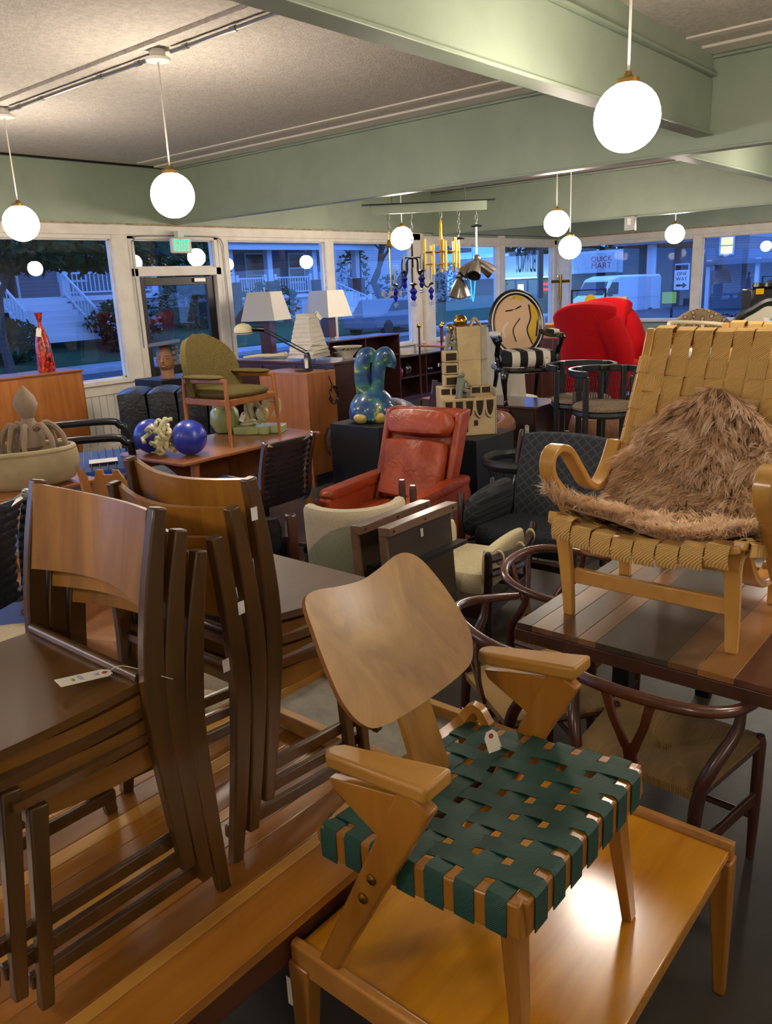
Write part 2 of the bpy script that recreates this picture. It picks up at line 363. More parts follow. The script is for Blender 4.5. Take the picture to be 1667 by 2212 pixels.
# steel beams
def ibeam(name, x0, x1, y0, y1, z0, z1, along, fl=.055, t=.02):
    m = MB()
    if along == 'y':
        c = (x0+x1)/2; m.box(c-.03, c+.03, y0, y1, z0+t, z1-t).box(x0-.0, x1, y0, y1, z0, z0+t).box(x0, x1, y0, y1, z1-t, z1)
    else:
        c = (y0+y1)/2; m.box(x0, x1, c-.03, c+.03, z0+t, z1-t).box(x0, x1, y0, y1, z0, z0+t).box(x0, x1, y0, y1, z1-t, z1)
    return struct(name, m, 'green_paint', bevel=.004)
ibeam('beam', 6.38, 6.50, -5, YA, 2.635, 3.26, 'y')
ibeam('beam', 11.72, 11.86, -5, YA, 2.585, 3.26, 'y')
ibeam('beam', -4, 6.4, 2.18, 2.31, 2.735, 3.14, 'x')
ibeam('beam', 6.5, 11.75, 2.55, 2.68, 2.68, 3.14, 'x')
struct('beam_packing', MB().box(-4, 6.4, 2.215, 2.275, 3.14, 3.28).box(6.5, 11.75, 2.58, 2.65, 3.14, 3.28).box(6.41, 6.47, -5, 8.6, 3.25, 3.28), 'green_paint')
plain('pale_strip', 'd6cec2', .8)
struct('trim_10', MB().box(6.16, 6.36, -5, 8.6, 3.262, 3.28).box(5.86, 5.94, -5, 8.5, 3.268, 3.28), 'pale_strip')
struct('trim_11', MB().box(-4, 6.3, YA-.04, YA, 3.26, 3.28), 'dark_bronze')
struct('trim_12', MB().box(3.29, 3.33, -5, 8.6, 3.255, 3.28), 'stucco')
# conduit with couplings
cd = thing('conduit', 'thin grey metal conduit running along the stucco ceiling', 'conduit', (3.46, 0, 3.25))
for a, b in ((-2.9, -.7), (-.5, 4.52), (4.72, 6.62), (6.82, 8.5)): part('pipe', MB().tube([(0, a, 0), (0, b, 0)], .013, 8), 'galvanised', cd)
for k, y in enumerate((7.9, 6.1, 5.3, 3.9, 3.2, 2.9, 6.9, 6.45, 4.85, 4.35)): part('strap', MB().tube([(0, y, 0), (0, y+.05, 0)], .018, 8), 'galvanised', cd)
# ------------------------------------------------------------------ globe pendants
plain('lamp_white', 'd9d5cc', .4); plain('brass', 'c49a3c', .16, 1); plain('old_brass', '8e6f34', .3, 1)
emit('globe_light', 'fff0dc', GLOBE_L)
GR = .14
def pendant(x, y, z, label, ztop=3.24):
    t = thing('globe_pendant', label, 'ceiling lamp', (x, y, z), 0, 'white globe pendants hung from the ceiling')
    part('globe', MB().ball((0, 0, 0), GR, 28, 16), 'globe_light', t)
    part('fitter', MB().lathe([(.05, GR-.012), (.05, GR+.01), (.02, GR+.02), (.012, GR+.04)], 16), 'old_brass', t)
    part('rod', MB().tube([(0, 0, GR+.02), (0, 0, ztop-z)], .006, 6), 'lamp_white', t)
    part('canopy', MB().lathe([(.03, ztop-z-.035), (.075, ztop-z-.03), (.08, ztop-z-.015), (.05, ztop-z), (.05, 3.275-z)], 20), 'lamp_white', t)
    return t
pendant(3.60, 1.60, 2.45, 'largest glowing white globe pendant, nearest, hung beside the wide green beam')
pendant(3.43, 4.62, 2.425, 'glowing white globe pendant above the exit door, second from the left edge')
pendant(3.46, 6.72, 2.42, 'leftmost glowing white globe pendant, over the teak sideboard with a red vase')
pendant(8.33, 6.62, 2.36, 'glowing white globe pendant left of the candle chandeliers')
pendant(8.54, 4.58, 2.38, 'glowing white globe pendant above the pop art armchair')
pendant(9.64, 4.98, 2.155, 'lower glowing white globe pendant beside the corner window post')
pendant(12.6, 4.78, 2.35, 'smallest, farthest glowing globe pendant in front of the right window wall')
for x, y in ((3.5, -.6), (3.5, -3.0), (-1.2, 1.6), (-1.2, 4.6), (-1.2, -2), (-1.2, 6.7), (8.2, 1.75), (8.4, -2), (12.4, 2.45), (12.4, -.5)):
    pendant(x, y, 2.42, 'white globe pendant out of the picture, mirrored in the dark windows')
# ------------------------------------------------------------------ exit sign
emit('exit_green', '28ffae', 1.6)
e = thing('exit_sign', 'green lit EXIT sign hanging over the glazed door', 'exit sign', (6.36, 8.52, 2.38))
part('housing', MB().box(-.15, .15, -.03, .02, -.09, .09), 'offwhite', e, bevel=.02, seg=3)
part('bracket', MB().box(-.045, .045, -.03, .05, .09, .17), 'offwhite', e, bevel=.006)
text('lettering', 'EXIT', .185, 'exit_green', e, Matrix.Translation((0, -.034, -.003)) @ Matrix.Rotation(pi/2, 4, 'X') @ Matrix.Diagonal((.62, 1.05, 1, 1)))
tk = thing('conduit', 'thin metal wire conduit framing the panes beside the exit sign', 'conduit', (0, 0, 0))
part('pipe', MB().tube(cr([(5.73, 8.61, 1.2), (5.73, 8.61, 2.3), (5.76, 8.6, 2.44), (5.86, 8.6, 2.49), (6.6, 8.6, 2.5), (6.98, 8.6, 2.49), (7.08, 8.6, 2.42), (7.1, 8.61, 2.2), (7.1, 8.61, 1.0)], 5), .008, 6), 'galvanised', tk)
jb = thing('switch_box', 'grey electrical switch box fixed under the far green beam', 'electrical box', (11.68, 5.09, 2.50))
part('box', MB().box(-.03, .04, -.08, .08, -.1, .1), 'galvanised', jb, bevel=.006)
part('switch_plate', MB().box(-.036, -.03, -.03, .03, -.02, .07), 'offwhite', jb)
# ================================================================== OUTSIDE
plain('asphalt', '3a3c40', .85, c2='44464a', nscale=3)
plain('pavement', '9a9ca0', .8, c2='8a8c90', nscale=2)
plain('grass', '29502a', .95, c2='1d3d20', nscale=9, bump=.8, bscale=40)
plain('leaf_dark', '24452a', 1, spec=0, c2='1a3320', nscale=5); plain('leaf_red', '5a2f38', 1, spec=0, c2='3a2430', nscale=5)
plain('bark', '4a4238', .9, c2='352f29', nscale=12)
stripes('siding_white', 'b4b8bc', 'a2a6ac', 'z', 2.4, .7, .5, bump=.5)
stripes('siding_grey', '767b82', '6a6f78', 'z', 2.4, .7, .5, bump=.5)
stripes('siding_brown', '5b5148', '4f463f', 'z', 2.2, .7, .5, bump=.5)
plain('house_trim', 'c9ccd0', .6); plain('roof_shingle', '6f747c', .85, c2='5d626a', nscale=20); plain('dark_pane', '0d1118', .15)
plain('brick_pier', '5d3d36', .85, c2='4a302b', nscale=18); plain('van_white', 'd6dade', .25, coat=.5); plain('van_black', '0f1114', .2)
plain('sign_white', 'c8ccd0', .5); plain('sign_red', 'b8283a', .5); plain('sign_yellow', 'b9c23a', .5); plain('flag_red', 'a02838', .8); plain('flag_blue', '28345f', .8)
emit('shop_light', 'b4ffd8', 9); emit('shop_white', 'ffffff', 3.0); emit('neon_red', 'ff4a5a', 1.6); emit('house_lamp', 'ffe2b0', 1.5); emit('shop_inside', '7fb4b8', .35)
def gslab(name, pts, mat):
    m = MB(); n = len(pts); m.add([(x, y, z) for x, y, z in pts]+[(x, y, z-.3) for x, y, z in pts], [tuple(range(n)), tuple(range(2*n-1, n-1, -1))]+[(i, n+i, n+(i+1) % n, (i+1) % n) for i in range(n)])
    return struct(name, m, mat, smooth=0)
gslab('street', [(-10, 8.95, -.22), (60, 8.95, -.22), (60, 21.2, -.22), (-10, 21.2, -.22)], 'asphalt')
gslab('street', [(16.45, -30, -.3), (60, -30, -.9), (60, 8.95, -.9), (16.45, 8.95, -.3)], 'asphalt')
gslab('pavement', [(-10, 21.0, -.1), (60, 21.0, -.1), (60, 22.7, -.1), (-10, 22.7, -.1)], 'pavement')
gslab('lawn', [(-10, 22.7, -.06), (60, 22.7, -.06), (60, 25.5, .55), (-10, 25.5, .55)], 'grass')
gslab('lawn', [(-10, 25.5, .55), (60, 25.5, .55), (60, 60, .8), (-10, 60, .8)], 'grass')
gslab('pavement', [(60, -30, -.9), (110, -30, -.9), (110, 60, -.9), (60, 60, -.9)], 'asphalt')
one('doormat', MB().box(0, 1.3, 0, .5, 0, .02), 'pavement', 'grey step slab outside the glazed exit door', 'step', (5.75, 8.95, -.2)) if False else None
def railing(parent, p, q, h=.85, n=12, post=True):
    p = V(p); q = V(q); m = MB(); m.bar(p+V((0, 0, h)), q+V((0, 0, h)), .07, .06).bar(p+V((0, 0, .12)), q+V((0, 0, .12)), .05, .05)
    for k in range(1, n):
        a = p.lerp(q, k/n); m.bar(a+V((0, 0, .12)), a+V((0, 0, h)), .035, .035)
    part('railing', m, 'house_trim', parent)
    for a in (p, q): part('newel_post', MB().bar(a, a+V((0, 0, h+.15)), .14, .14), 'house_trim', parent)
def win(parent, x0, x1, y, z0, z1, ax='y', trim='house_trim', lit=None):
    m = MB(); g = MB(); b = .08
    if ax == 'y':
        m.box(x0-b, x1+b, y-.05, y, z0-b, z0).box(x0-b, x1+b, y-.05, y, z1, z1+b).box(x0-b, x0, y-.05, y, z0, z1).box(x1, x1+b, y-.05, y, z0, z1).box(x0, x1, y-.04, y, (z0+z1)/2-.03, (z0+z1)/2+.03); g.box(x0, x1, y-.02, y+.01, z0, z1)
    else:
        m.box(y-.05, y, x0-b, x1+b, z0-b, z0).box(y-.05, y, x0-b, x1+b, z1, z1+b).box(y-.05, y, x0-b, x0, z0, z1).box(y-.05, y, x1, x1+b, z0, z1).box(y-.04, y, x0, x1, (z0+z1)/2-.03, (z0+z1)/2+.03); g.box(y-.02, y+.01, x0, x1, z0, z1)
    w_ = part('window', m, trim, parent); part('pane', g, lit or 'dark_pane', w_)
# --- house with the wide white steps
h = thing('house', 'pale house with wide white wooden steps seen through the leftmost window', 'house', (0, 0, 0))
part('wall', MB().box(8, 18.6, 28.2, 34, .6, 7), 'siding_grey', h)
part('porch_deck', MB().box(8, 18.4, 26.2, 28.2, 1.75, 1.92), 'house_trim', h)
part('porch_skirt', MB().box(14.6, 18.4, 26.3, 26.4, .5, 1.75), 'siding_white', h); part('porch_skirt', MB().box(8, 12.2, 26.3, 26.4, .5, 1.75), 'siding_white', h)
for k in range(7): part('step', MB().box(12.35, 14.5, 24.1+.3*k, 24.45+.3*k, .55+.19*k, .74+.19*k), 'house_trim', h)
railing(h, (12.25, 24.2, .6), (12.25, 26.2, 1.92), .8, 10); railing(h, (14.6, 24.2, .6), (14.6, 26.2, 1.92), .8, 10)
railing(h, (14.7, 26.3, 1.92), (18.3, 26.3, 1.92), .75, 22); railing(h, (8.2, 26.3, 1.92), (12.1, 26.3, 1.92), .75, 22)
for x in (8.3, 12.2, 14.7, 18.2): part('column', MB().box(x-.11, x+.11, 26.2, 26.42, 1.92, 4.4), 'house_trim', h)
part('porch_roof', MB().box(7.6, 18.8, 25.8, 28.3, 4.4, 4.65), 'roof_shingle', h)
win(h, 13.0, 14.0, 28.2, 1.95, 3.9); win(h, 15.6, 16.6, 28.2, 2.5, 3.8); win(h, 10, 11, 28.2, 2.5, 3.8)
# --- second house: clapboard wall behind the door
h = thing('house', 'white clapboard house with a brown door seen behind the exit sign', 'house', (0, 0, 0))
part('wall', MB().box(19.0, 22.1, 29.5, 35, .6, 8), 'siding_white', h); part('corner_board', MB().box(18.95, 19.2, 29.4, 29.5, .6, 8), 'house_trim', h)
win(h, 20.2, 21.2, 29.5, 2.4, 4.0); part('downpipe', MB().tube([(21.9, 29.4, 1.2), (21.9, 29.4, 7.5)], .06, 6), 'house_trim', h)
part('foundation', MB().box(19, 22.1, 29.3, 29.5, .5, 1.3), 'brick_pier', h)
# --- third house: porch with columns and brick piers
h = thing('house', 'house with a columned porch behind the two white lampshades', 'house', (0, 0, 0))
part('wall', MB().box(23.0, 31.6, 30.5, 36, .6, 8), 'siding_grey', h)
part('porch_deck', MB().box(22.8, 31.5, 27.5, 30.5, 1.45, 1.6), 'house_trim', h); part('porch_skirt', MB().box(22.8, 31.5, 27.6, 27.7, .5, 1.45), 'siding_white', h)
part('porch_roof', MB().add([(22.2, 26.9, 3.75), (32, 26.9, 3.75), (32, 31, 4.9), (22.2, 31, 4.9), (22.2, 26.9, 3.95), (32, 26.9, 3.95), (32, 31, 5.2), (22.2, 31, 5.2)], [(0, 3, 2, 1), (4, 5, 6, 7), (0, 1, 5, 4), (1, 2, 6, 5), (2, 3, 7, 6), (3, 0, 4, 7)]), 'roof_shingle', h, smooth=0)
part('fascia', MB().box(22.3, 31.9, 27.0, 27.2, 3.5, 3.78), 'house_trim', h)
for x in (23.0, 25.2, 28.0, 31.0):
    part('column', MB().box(x-.14, x+.14, 27.5, 27.78, 2.2, 3.6), 'house_trim', h)
    part('brick_pier', MB().box(x-.3, x+.3, 27.35, 27.95, .5, 2.2), 'brick_pier', h)
railing(h, (23.3, 27.6, 1.6), (24.9, 27.6, 1.6), .75, 12); railing(h, (25.5, 27.6, 1.6), (27.7, 27.6, 1.6), .75, 14); railing(h, (28.4, 27.6, 1.6), (29.6, 25.6, .5), .8, 12)
for k in range(5): part('step', MB().box(28.4, 30.6, 25.8+.32*k, 26.15+.32*k, .5+.21*k, .7+.21*k), 'house_trim', h)
win(h, 24.0, 24.9, 30.5, 2.0, 3.5); win(h, 26.4, 27.5, 30.5, 1.6, 3.5); win(h, 29.2, 30.2, 30.5, 2.2, 3.5)
# --- fourth house: bright clapboard side wall
h = thing('house', 'tall white clapboard side wall behind the bare tree trunk', 'house', (0, 0, 0))
part('wall', MB().box(33.0, 40.0, 31, 40, .5, 9), 'siding_white', h); part('corner_board', MB().box(32.95, 33.15, 30.9, 31.0, .5, 9), 'house_trim', h)
part('foundation', MB().box(33, 40, 30.8, 31, .4, 1.0), 'brick_pier', h); win(h, 34.2, 35.2, 31, 2.3, 4.0)
# --- fifth house with white stair at the far window
h = thing('house', 'pale blue house with dark window and small white steps past the white corner post', 'house', (0, 0, 0))
part('wall', MB().box(41.5, 46.3, 33, 42, .3, 9), 'siding_white', h); win(h, 43.0, 44.0, 33, 1.7, 3.3); part('foundation', MB().box(41.5, 46.3, 32.8, 33, .2, 1.1), 'house_trim', h)
part('porch', MB().box(46.3, 49.3, 34, 36, .3, 1.3), 'siding_grey', h); part('porch_roof', MB().box(46.2, 50, 33.5, 36.5, 3.8, 4.1), 'roof_shingle', h)
for k in range(4): part('step', MB().box(46.6, 48.4, 32.5+.3*k, 32.85+.3*k, .3+.22*k, .5+.22*k), 'house_trim', h)
railing(h, (46.6, 32.6, .3), (46.6, 33.9, 1.2), .8, 6); railing(h, (48.4, 32.6, .3), (48.4, 33.9, 1.2), .8, 6)
# --- convenience store across the street
h = thing('shop', 'flat roofed corner shop with lit green fascia and glass front across the street', 'shop', (0, 0, 0))
X = 58
part('wall', MB().box(X, X+9, 23.6, 40, -.9, 3.6), 'siding_brown', h)
part('fascia', MB().box(X-.5, X, 23.6, 40, 1.95, 3.55), 'sign_white', h)
part('canopy_light', MB().box(X-1.1, X-.95, 29.6, 36, 1.84, 1.92), 'shop_light', h)
for k, y in enumerate((30.8, 31.9, 33.0, 34.1, 35.2)):
    w_ = part('shop_window', MB().box(X-.06, X, y-.52, y+.52, -.3, 1.75), 'dark_bronze', h); part('pane', MB().box(X-.08, X-.05, y-.46, y+.46, -.2, 1.7), 'shop_inside', w_)
    part('poster', MB().box(X-.10, X-.085, y-.4, y+.4, -.1, .55), 'sign_white', w_)
part('neon_sign', MB().box(X-.14, X-.11, 30.5, 31.0, 1.25, 1.45).box(X-.14, X-.11, 30.5, 31.0, .85, 1.05), 'neon_red', h)
part('neon_sign', MB().box(X-.14, X-.11, 31.5, 32.2, 1.25, 1.45).box(X-.14, X-.11, 31.6, 32.1, .85, 1.05), 'neon_red', h)
part('lit_notice', MB().box(X-.14, X-.11, 33.9, 34.4, .9, 1.4), 'shop_white', h)
sg = part('sign_panel', MB().box(X-.62, X-.5, 25.9, 30.0, 2.0, 3.4), 'sign_white', h)
RM = Matrix.Translation((X-.63, 27.1, 2.95)) @ Matrix.Rotation(-pi/2, 4, 'Z') @ Matrix.Rotation(pi/2, 4, 'X')
text('lettering', 'QUICK', .52, 'sign_red', sg, RM); text('lettering', 'MART', .6, 'sign_red', sg, Matrix.Translation((X-.63, 27.1, 2.48)) @ Matrix.Rotation(-pi/2, 4, 'Z') @ Matrix.Rotation(pi/2, 4, 'X'))
part('sign_bar', MB().box(X-.66, X-.62, 26.1, 30.0, 1.85, 2.0), 'dark_bronze', h)
# --- right hand houses
h = thing('house', 'brown house with a big pale roof behind the parked van', 'house', (0, 0, 0))
X = 51
part('wall', MB().box(X, X+5.2, 17.9, 22.6, -.9, 3.6), 'siding_brown', h)
part('roof', MB().add([(X-.8, 17.6, 3.5), (X-.8, 22.9, 3.5), (X+5, 22.9, 6.8), (X+5, 17.6, 6.8), (X-.8, 17.6, 3.7), (X-.8, 22.9, 3.7), (X+5, 22.9, 7.1), (X+5, 17.6, 7.1)], [(0, 3, 2, 1), (4, 5, 6, 7), (0, 1, 5, 4), (1, 2, 6, 5), (2, 3, 7, 6), (3, 0, 4, 7)]), 'roof_shingle', h, smooth=0)
part('corner_board', MB().box(X-.1, X, 20.4, 21.0, -.9, 3.5), 'house_trim', h); win(h, 18.4, 19.2, X, .8, 2.2, 'x')
h = thing('house', 'two storey house with porch posts and lit windows at the right edge', 'house', (0, 0, 0))
X = 44
part('wall', MB().box(X+2, X+8, 4.5, 15.2, -.9, 2.2).prism([(13.2, 2.2), (15.4, 2.2), (15.4, 3.4), (14.3, 4.6), (13.2, 3.4)], lambda a, b: (X+1, a, b), lambda a, b: (X+8, a, b)), 'siding_grey', h)
part('porch_roof', MB().box(X-.5, X+2.2, 4.5, 15.2, 2.05, 2.25), 'roof_shingle', h)
for y in (5, 7.5, 10, 12.4, 14.8): part('porch_post', MB().box(X-.2, X, y-.1, y+.1, -.9, 2.3), 'house_trim', h)
win(h, 13.4-1.9, 13.9-1.9, X+1.95, 1.5, 2.1, 'x'); win(h, 14.0, 14.6, X+.98, 2.6, 3.4, 'x', lit='house_lamp'); win(h, 8.9, 9.6, X+1.95, .7, 1.9, 'x')
# --- van
vn = thing('van', 'white high roof panel van parked on the street beyond the red chair', 'van', (45.6, 20.6, -.85), radians(165))
prof = [(-2.9, .45), (-2.9, 2.45), (-2.7, 2.6), (.9, 2.62), (1.6, 2.45), (2.15, 1.6), (2.85, 1.25), (2.95, .45)]
part('body', MB().prismy(prof, -1.0, 1.0), 'van_white', vn, bevel=.12, seg=3)
part('windscreen', MB().add([(1.66, -.85, 2.35), (1.66, .85, 2.35), (2.2, .9, 1.62), (2.2, -.9, 1.62), (1.6, -.85, 2.3), (1.6, .85, 2.3), (2.1, .9, 1.55), (2.1, -.9, 1.55)], [(0, 3, 2, 1), (4, 5, 6, 7), (0, 1, 5, 4), (1, 2, 6, 5), (2, 3, 7, 6), (3, 0, 4, 7)]), 'van_black', vn)
for s in (-1, 1):
    part('side_window', MB().prismy([(1.0, 1.6), (2.0, 1.6), (1.55, 2.25), (1.0, 2.25)], s*1.005-.01, s*1.005+.01), 'van_black', vn); part('mirror', MB().box(1.75, 1.95, s*1.15-.1, s*1.15+.1, 1.5, 1.95), 'van_black', vn, bevel=.03)
    part('panel_groove', MB().box(-2.7, .8, s*1.0-.01, s*1.0+.01, 1.35, 1.4), 'house_trim', vn)
    part('headlight', MB().box(2.72, 2.93, s*.75-.18, s*.75+.18, .85, 1.15), 'sign_white', vn, bevel=.04)
for x in (-1.9, 1.9):
    for s in (-1, 1): part('wheel', MB().lathe([(.2, -.12), (.36, -.12), (.36, .12), (.2, .12)], 18, (x, s*.9, .36), rotm(pi/2)), 'black_rubber', vn)
# parked car by the tree
c = thing('car', 'dark parked car behind the bare tree', 'car', (26.6, 21.9, -.15), radians(4))
part('body', MB().prismy([(-2.2, .3), (-2.2, .85), (-1.5, .95), (-1.0, 1.42), (.5, 1.42), (1.1, .95), (2.1, .8), (2.2, .3)], -.85, .85), 'roof_shingle', c, bevel=.08)
part('side_window', MB().prismy([(-1.35, .97), (-.95, 1.34), (.45, 1.34), (.95, .97)], -.87, .87), 'van_black', c)
for x in (-1.4, 1.35):
    for s in (-1, 1): part('wheel', MB().lathe([(.15, -.1), (.31, -.1), (.31, .1), (.15, .1)], 16, (x, s*.78, .31), rotm(pi/2)), 'black_rubber', c)
# street sign, flag
s_ = thing('street_sign', 'pole with white arrow sign and yellow sign in front of the brown house', 'street sign', (26, 9.85, -.5))
part('pole', MB().tube([(0, 0, 0), (0, 0, 3.0)], .04, 8), 'dark_bronze', s_)
pl = part('sign_plate', MB().box(-.04, -.02, -.52, -.05, 1.75, 2.35), 'sign_white', s_)
RM = lambda z, y=-.28: Matrix.Translation((-.045, y, z)) @ Matrix.Rotation(-pi/2, 4, 'Z') @ Matrix.Rotation(pi/2, 4, 'X')
text('lettering', 'ONE', .15, 'dark_bronze', pl, RM(2.24)); text('lettering', 'WAY', .15, 'dark_bronze', pl, RM(2.08))
part('arrow', MB().prismx([(-.12, 1.86), (-.12, 1.92), (-.33, 1.92), (-.33, 1.98), (-.46, 1.89), (-.33, 1.80), (-.33, 1.86)], -.05, -.045), 'dark_bronze', pl)
part('yellow_plate', MB().box(-.06, -.04, -.15, .3, 1.35, 1.7), 'sign_yellow', s_)
f_ = thing('flag', 'striped flag hanging from the house at the right window', 'flag', (50.6, 16.3, 1.35))
f_.scale = (1.9,)*3
part('flag_pole', MB().tube([(.3, .95, .2), (0, .25, 1.45)], .025, 6), 'house_trim', f_)
for k in range(7): part('flag_stripe', MB().add([(0, .2-.06*k, 1.40-.10*k), (0, .14-.06*k, 1.30-.10*k), (.1, .05-.035*k, .55-.06*k), (.1, .12-.035*k, .62-.06*k), (.02, .2-.06*k, 1.40-.10*k), (.02, .14-.06*k, 1.30-.10*k), (.12, .05-.035*k, .55-.06*k), (.12, .12-.035*k, .62-.06*k)], [(0, 3, 2, 1), (4, 5, 6, 7), (0, 1, 5, 4), (1, 2, 6, 5), (2, 3, 7, 6), (3, 0, 4, 7)]), 'flag_red' if k % 2 == 0 else 'sign_white', f_)
part('canton', MB().box(-.02, -.005, -.0, .2, 1.05, 1.4), 'flag_blue', f_)
# --- trees and shrubs
def leaves(n, c, r, size, seed):
    R = random.Random(seed); m = MB()
    for _ in range(n):
        a = R.uniform(0, 2*pi); b = math.asin(R.uniform(-1, 1)); q = R.uniform(.55, 1)**.6
        p = V((c[0]+r[0]*q*cos(a)*cos(b), c[1]+r[1]*q*sin(a)*cos(b), c[2]+r[2]*q*sin(b)))
        u = V((R.gauss(0, 1), R.gauss(0, 1), R.gauss(0, 1))).normalized(); v_ = u.orthogonal().normalized(); s = size*R.uniform(.6, 1.4)
        m.add([p-u*s, p+v_*s*.5, p+u*s, p-v_*s*.5], [(0, 1, 2, 3)])
    return m
def shrub(x, y, z, r, label, mat='leaf_dark', seed=1, n=500, size=.13, name='shrub'):
    t = thing(name, label, 'bush', (x, y, z))
    part('foliage', leaves(n, (0, 0, r[2]*.9), r, size, seed), mat, t, smooth=0, kind='stuff'); part('stem', MB().tube([(0, 0, -.1), (0, 0, r[2])], .05, 5), 'bark', t)
for k, (x, y, z, r, lb) in enumerate(((11.0, 23.4, .1, (1.3, .6, .7), 'low dark shrub at the left foot of the white steps'), (15.6, 24.3, .3, (1.5, .7, .8), 'dark shrub at the right foot of the white steps'), (14.9, 23.5, .1, (.8, .5, .9), 'small bush in front of the white steps'), (19.5, 25.5, .5, (2.0, .8, 1.0), 'broad bush on the lawn seen through the exit door'), (23.3, 25.6, .5, (1.6, .7, .9), 'round bush below the columned porch'), (34.6, 27.6, .6, (2.2, .9, 1.0), 'broad shrub beneath the bare tree'), (32.6, 29.2, .6, (.9, .9, 1.8), 'tall bush right of the porch steps'), (44.7, 32.0, .3, (1.4, .8, 1.5), 'tall shrub beside the pale blue house'), (42.0, 5.6, -.8, (1.3, 1.8, 1.3), 'dark green bush below the porch at the right edge'))):
    shrub(x, y, z, r, lb, seed=20+k)
for k, (x, y, r) in enumerate(((27.5, 8.2, (1.0, 1.6, .55)), (30.5, 7.4, (.9, 1.6, .85)), (27.5, 6.0, (.8, 1.4, .7)))):
    shrub(x, y, -.6, r, ('low reddish shrub left of the window post', 'reddish shrub right of the window post', 'reddish shrub near the right edge of the window')[k], 'leaf_red', 60+k, 600, .1)
def branch(m, p, d, L, r, depth, R):
    q = p+d*L; m.tube([p, p.lerp(q, .5)+V((R.gauss(0, .05), R.gauss(0, .05), 0))*L, q], [r, r*.85, r*.65], 6)
    if depth:
        for k in range(R.choice((2, 3)) if depth > 1 else 2):
            e = (d+V((R.gauss(0, .5), R.gauss(0, .5), R.uniform(-.05, .45)))).normalized(); branch(m, q, e, L*R.uniform(.6, .85), r*.62, depth-1, R)
def tree(x, y, z, label, L, r, depth, seed, crown=None, first=None):
    t = thing('tree', label, 'tree', (x, y, z)); R = random.Random(seed); m = MB()
    for d in (first or [(0, 0, 1)]): branch(m, V((0, 0, 0)), V(d).normalized(), L, r, depth, R)
    part('branches', m, 'bark', t)
    if crown:
        for c, rr, n in crown: part('foliage', leaves(n, c, rr, .2 if rr[0] < 2.9 else .55, seed+3), 'leaf_dark', t, smooth=0, kind='stuff')
tree(31.4, 26.0, .5, 'dark bare forked tree in front of the white clapboard wall', 1.6, .26, 5, 5, first=[(-.35, .3, 1), (.3, -.3, 1)])
tree(10.5, 22.2, -.1, 'leafy tree hanging over the white steps at the left window', 2.0, .15, 2, 9, crown=[((.6, 0, 3.6), (2.4, 1.6, 1.0), 1500), ((3.6, .5, 3.5), (2.2, 1.4, .9), 1300)])
tree(20.6, 27.0, .6, 'small leafy tree in front of the clapboard house behind the door', 1.3, .1, 2, 11, crown=[((0, 0, 2.2), (1.6, 1.2, 1.1), 900)])
tree(54, 48, .3, 'dark evergreen tree behind the corner shop', 2, .2, 2, 13, crown=[((0, 0, 4.5), (4, 9, 2.2), 2600)])
tree(70, 32, -.9, 'wide dark tree above the flat shop roof', 2, .3, 2, 17, crown=[((0, 0, 6.5), (3, 12, 3.2), 2600)])
tree(64, 17.8, -.9, 'bare winter tree against the pale sky at the top right', 3.2, .22, 6, 21)
one('utility_pole', MB().tube([(0, 0, 0), (0, 0, 8)], .2, 10).bar((0, -1, 7.2), (0, 1, 7.2), .1, .1), 'bark', 'dark utility pole standing in front of the corner shop', 'pole', (47.5, 26.6, -.6))
# ================================================================== NEAR FURNITURE
wood('walnut_post', '402a11', '5c3d19', 'z', 16, .06, .34, .15); wood('walnut_back', '7c501a', 'aa742c', 'z', 12, .12, .36, .12)
wood('walnut_seat', '472d10', '664316', 'x', 14, .08, .26, .5); wood('walnut_sheen', '5e4634', '6d543f', 'x', 10, .1, .42, .15)
wood('walnut_edge', '664214', '82571b', 'x', 18, .06, .35)
wood('cherry_plank_a', '945c1e', 'ab7028', 'x', 16, .05, .17, .5); wood('cherry_plank_b', '7d4b18', '935e22', 'x', 16, .05, .22, .5); wood('cherry_plank_c', 'b07b30', 'c18f3e', 'x', 16, .05, .22, .5)
wood('cherry_edge', '4a2614', '5f331b', 'x', 16, .06, .35); wood('birch_yellow', 'b07010', 'd09222', 'x', 10, .12, .2, .7); wood('birch_frame', 'a96f2c', 'bf8640', 'x', 14, .08, .3, .4)
wood('birch_leg', '905a18', 'a57024', 'z', 16, .07, .34, .3); wood('ply_back', '8a5a14', 'b78934', 'z', 9, .1, .42, .12); wood('ply_edge', '7b4c28', '915f34', 'x', 30, .1, .5, 0); wood('arm_birch', '9e6e28', 'b28236', 'y', 14, .08, .42, .1)
plain('sticker', 'dfe0e2', .6); plain('paper_tag', 'e9e4d4', .7); plain('tag_red', 'a04038', .7); plain('ink_blue', '5f7fd0', .7); plain('ink_dark', '4c4a48', .7); plain('string', 'd8d0c0', .8)
def price_tag(parent, M, L=.085, W=.036, lines=(('M', .016, .72), ('EDIT', .012, .42), ('199', .010, .27))):
    """card tag: hangs along local -y from the hole, face +z"""
    t = part('price_tag', MB().prismz([(-W/2, -L), (W/2, -L), (W/2, -.012), (W/4, 0), (-W/4, 0), (-W/2, -.012)], 0, .0012), 'paper_tag', parent, label='white paper price tag'); t.matrix_local = M
    part('eyelet', MB().lathe([(.006, .0012), (.006, .002), (.003, .002)], 10, (0, -.012, 0)), 'tag_red', t)
    for s, sz, f in lines:
        text('lettering', s, sz, 'ink_blue' if s != '199' else 'ink_dark', t, Matrix.Translation((0, -L*(1-f), .0014)), .0002)
    return t
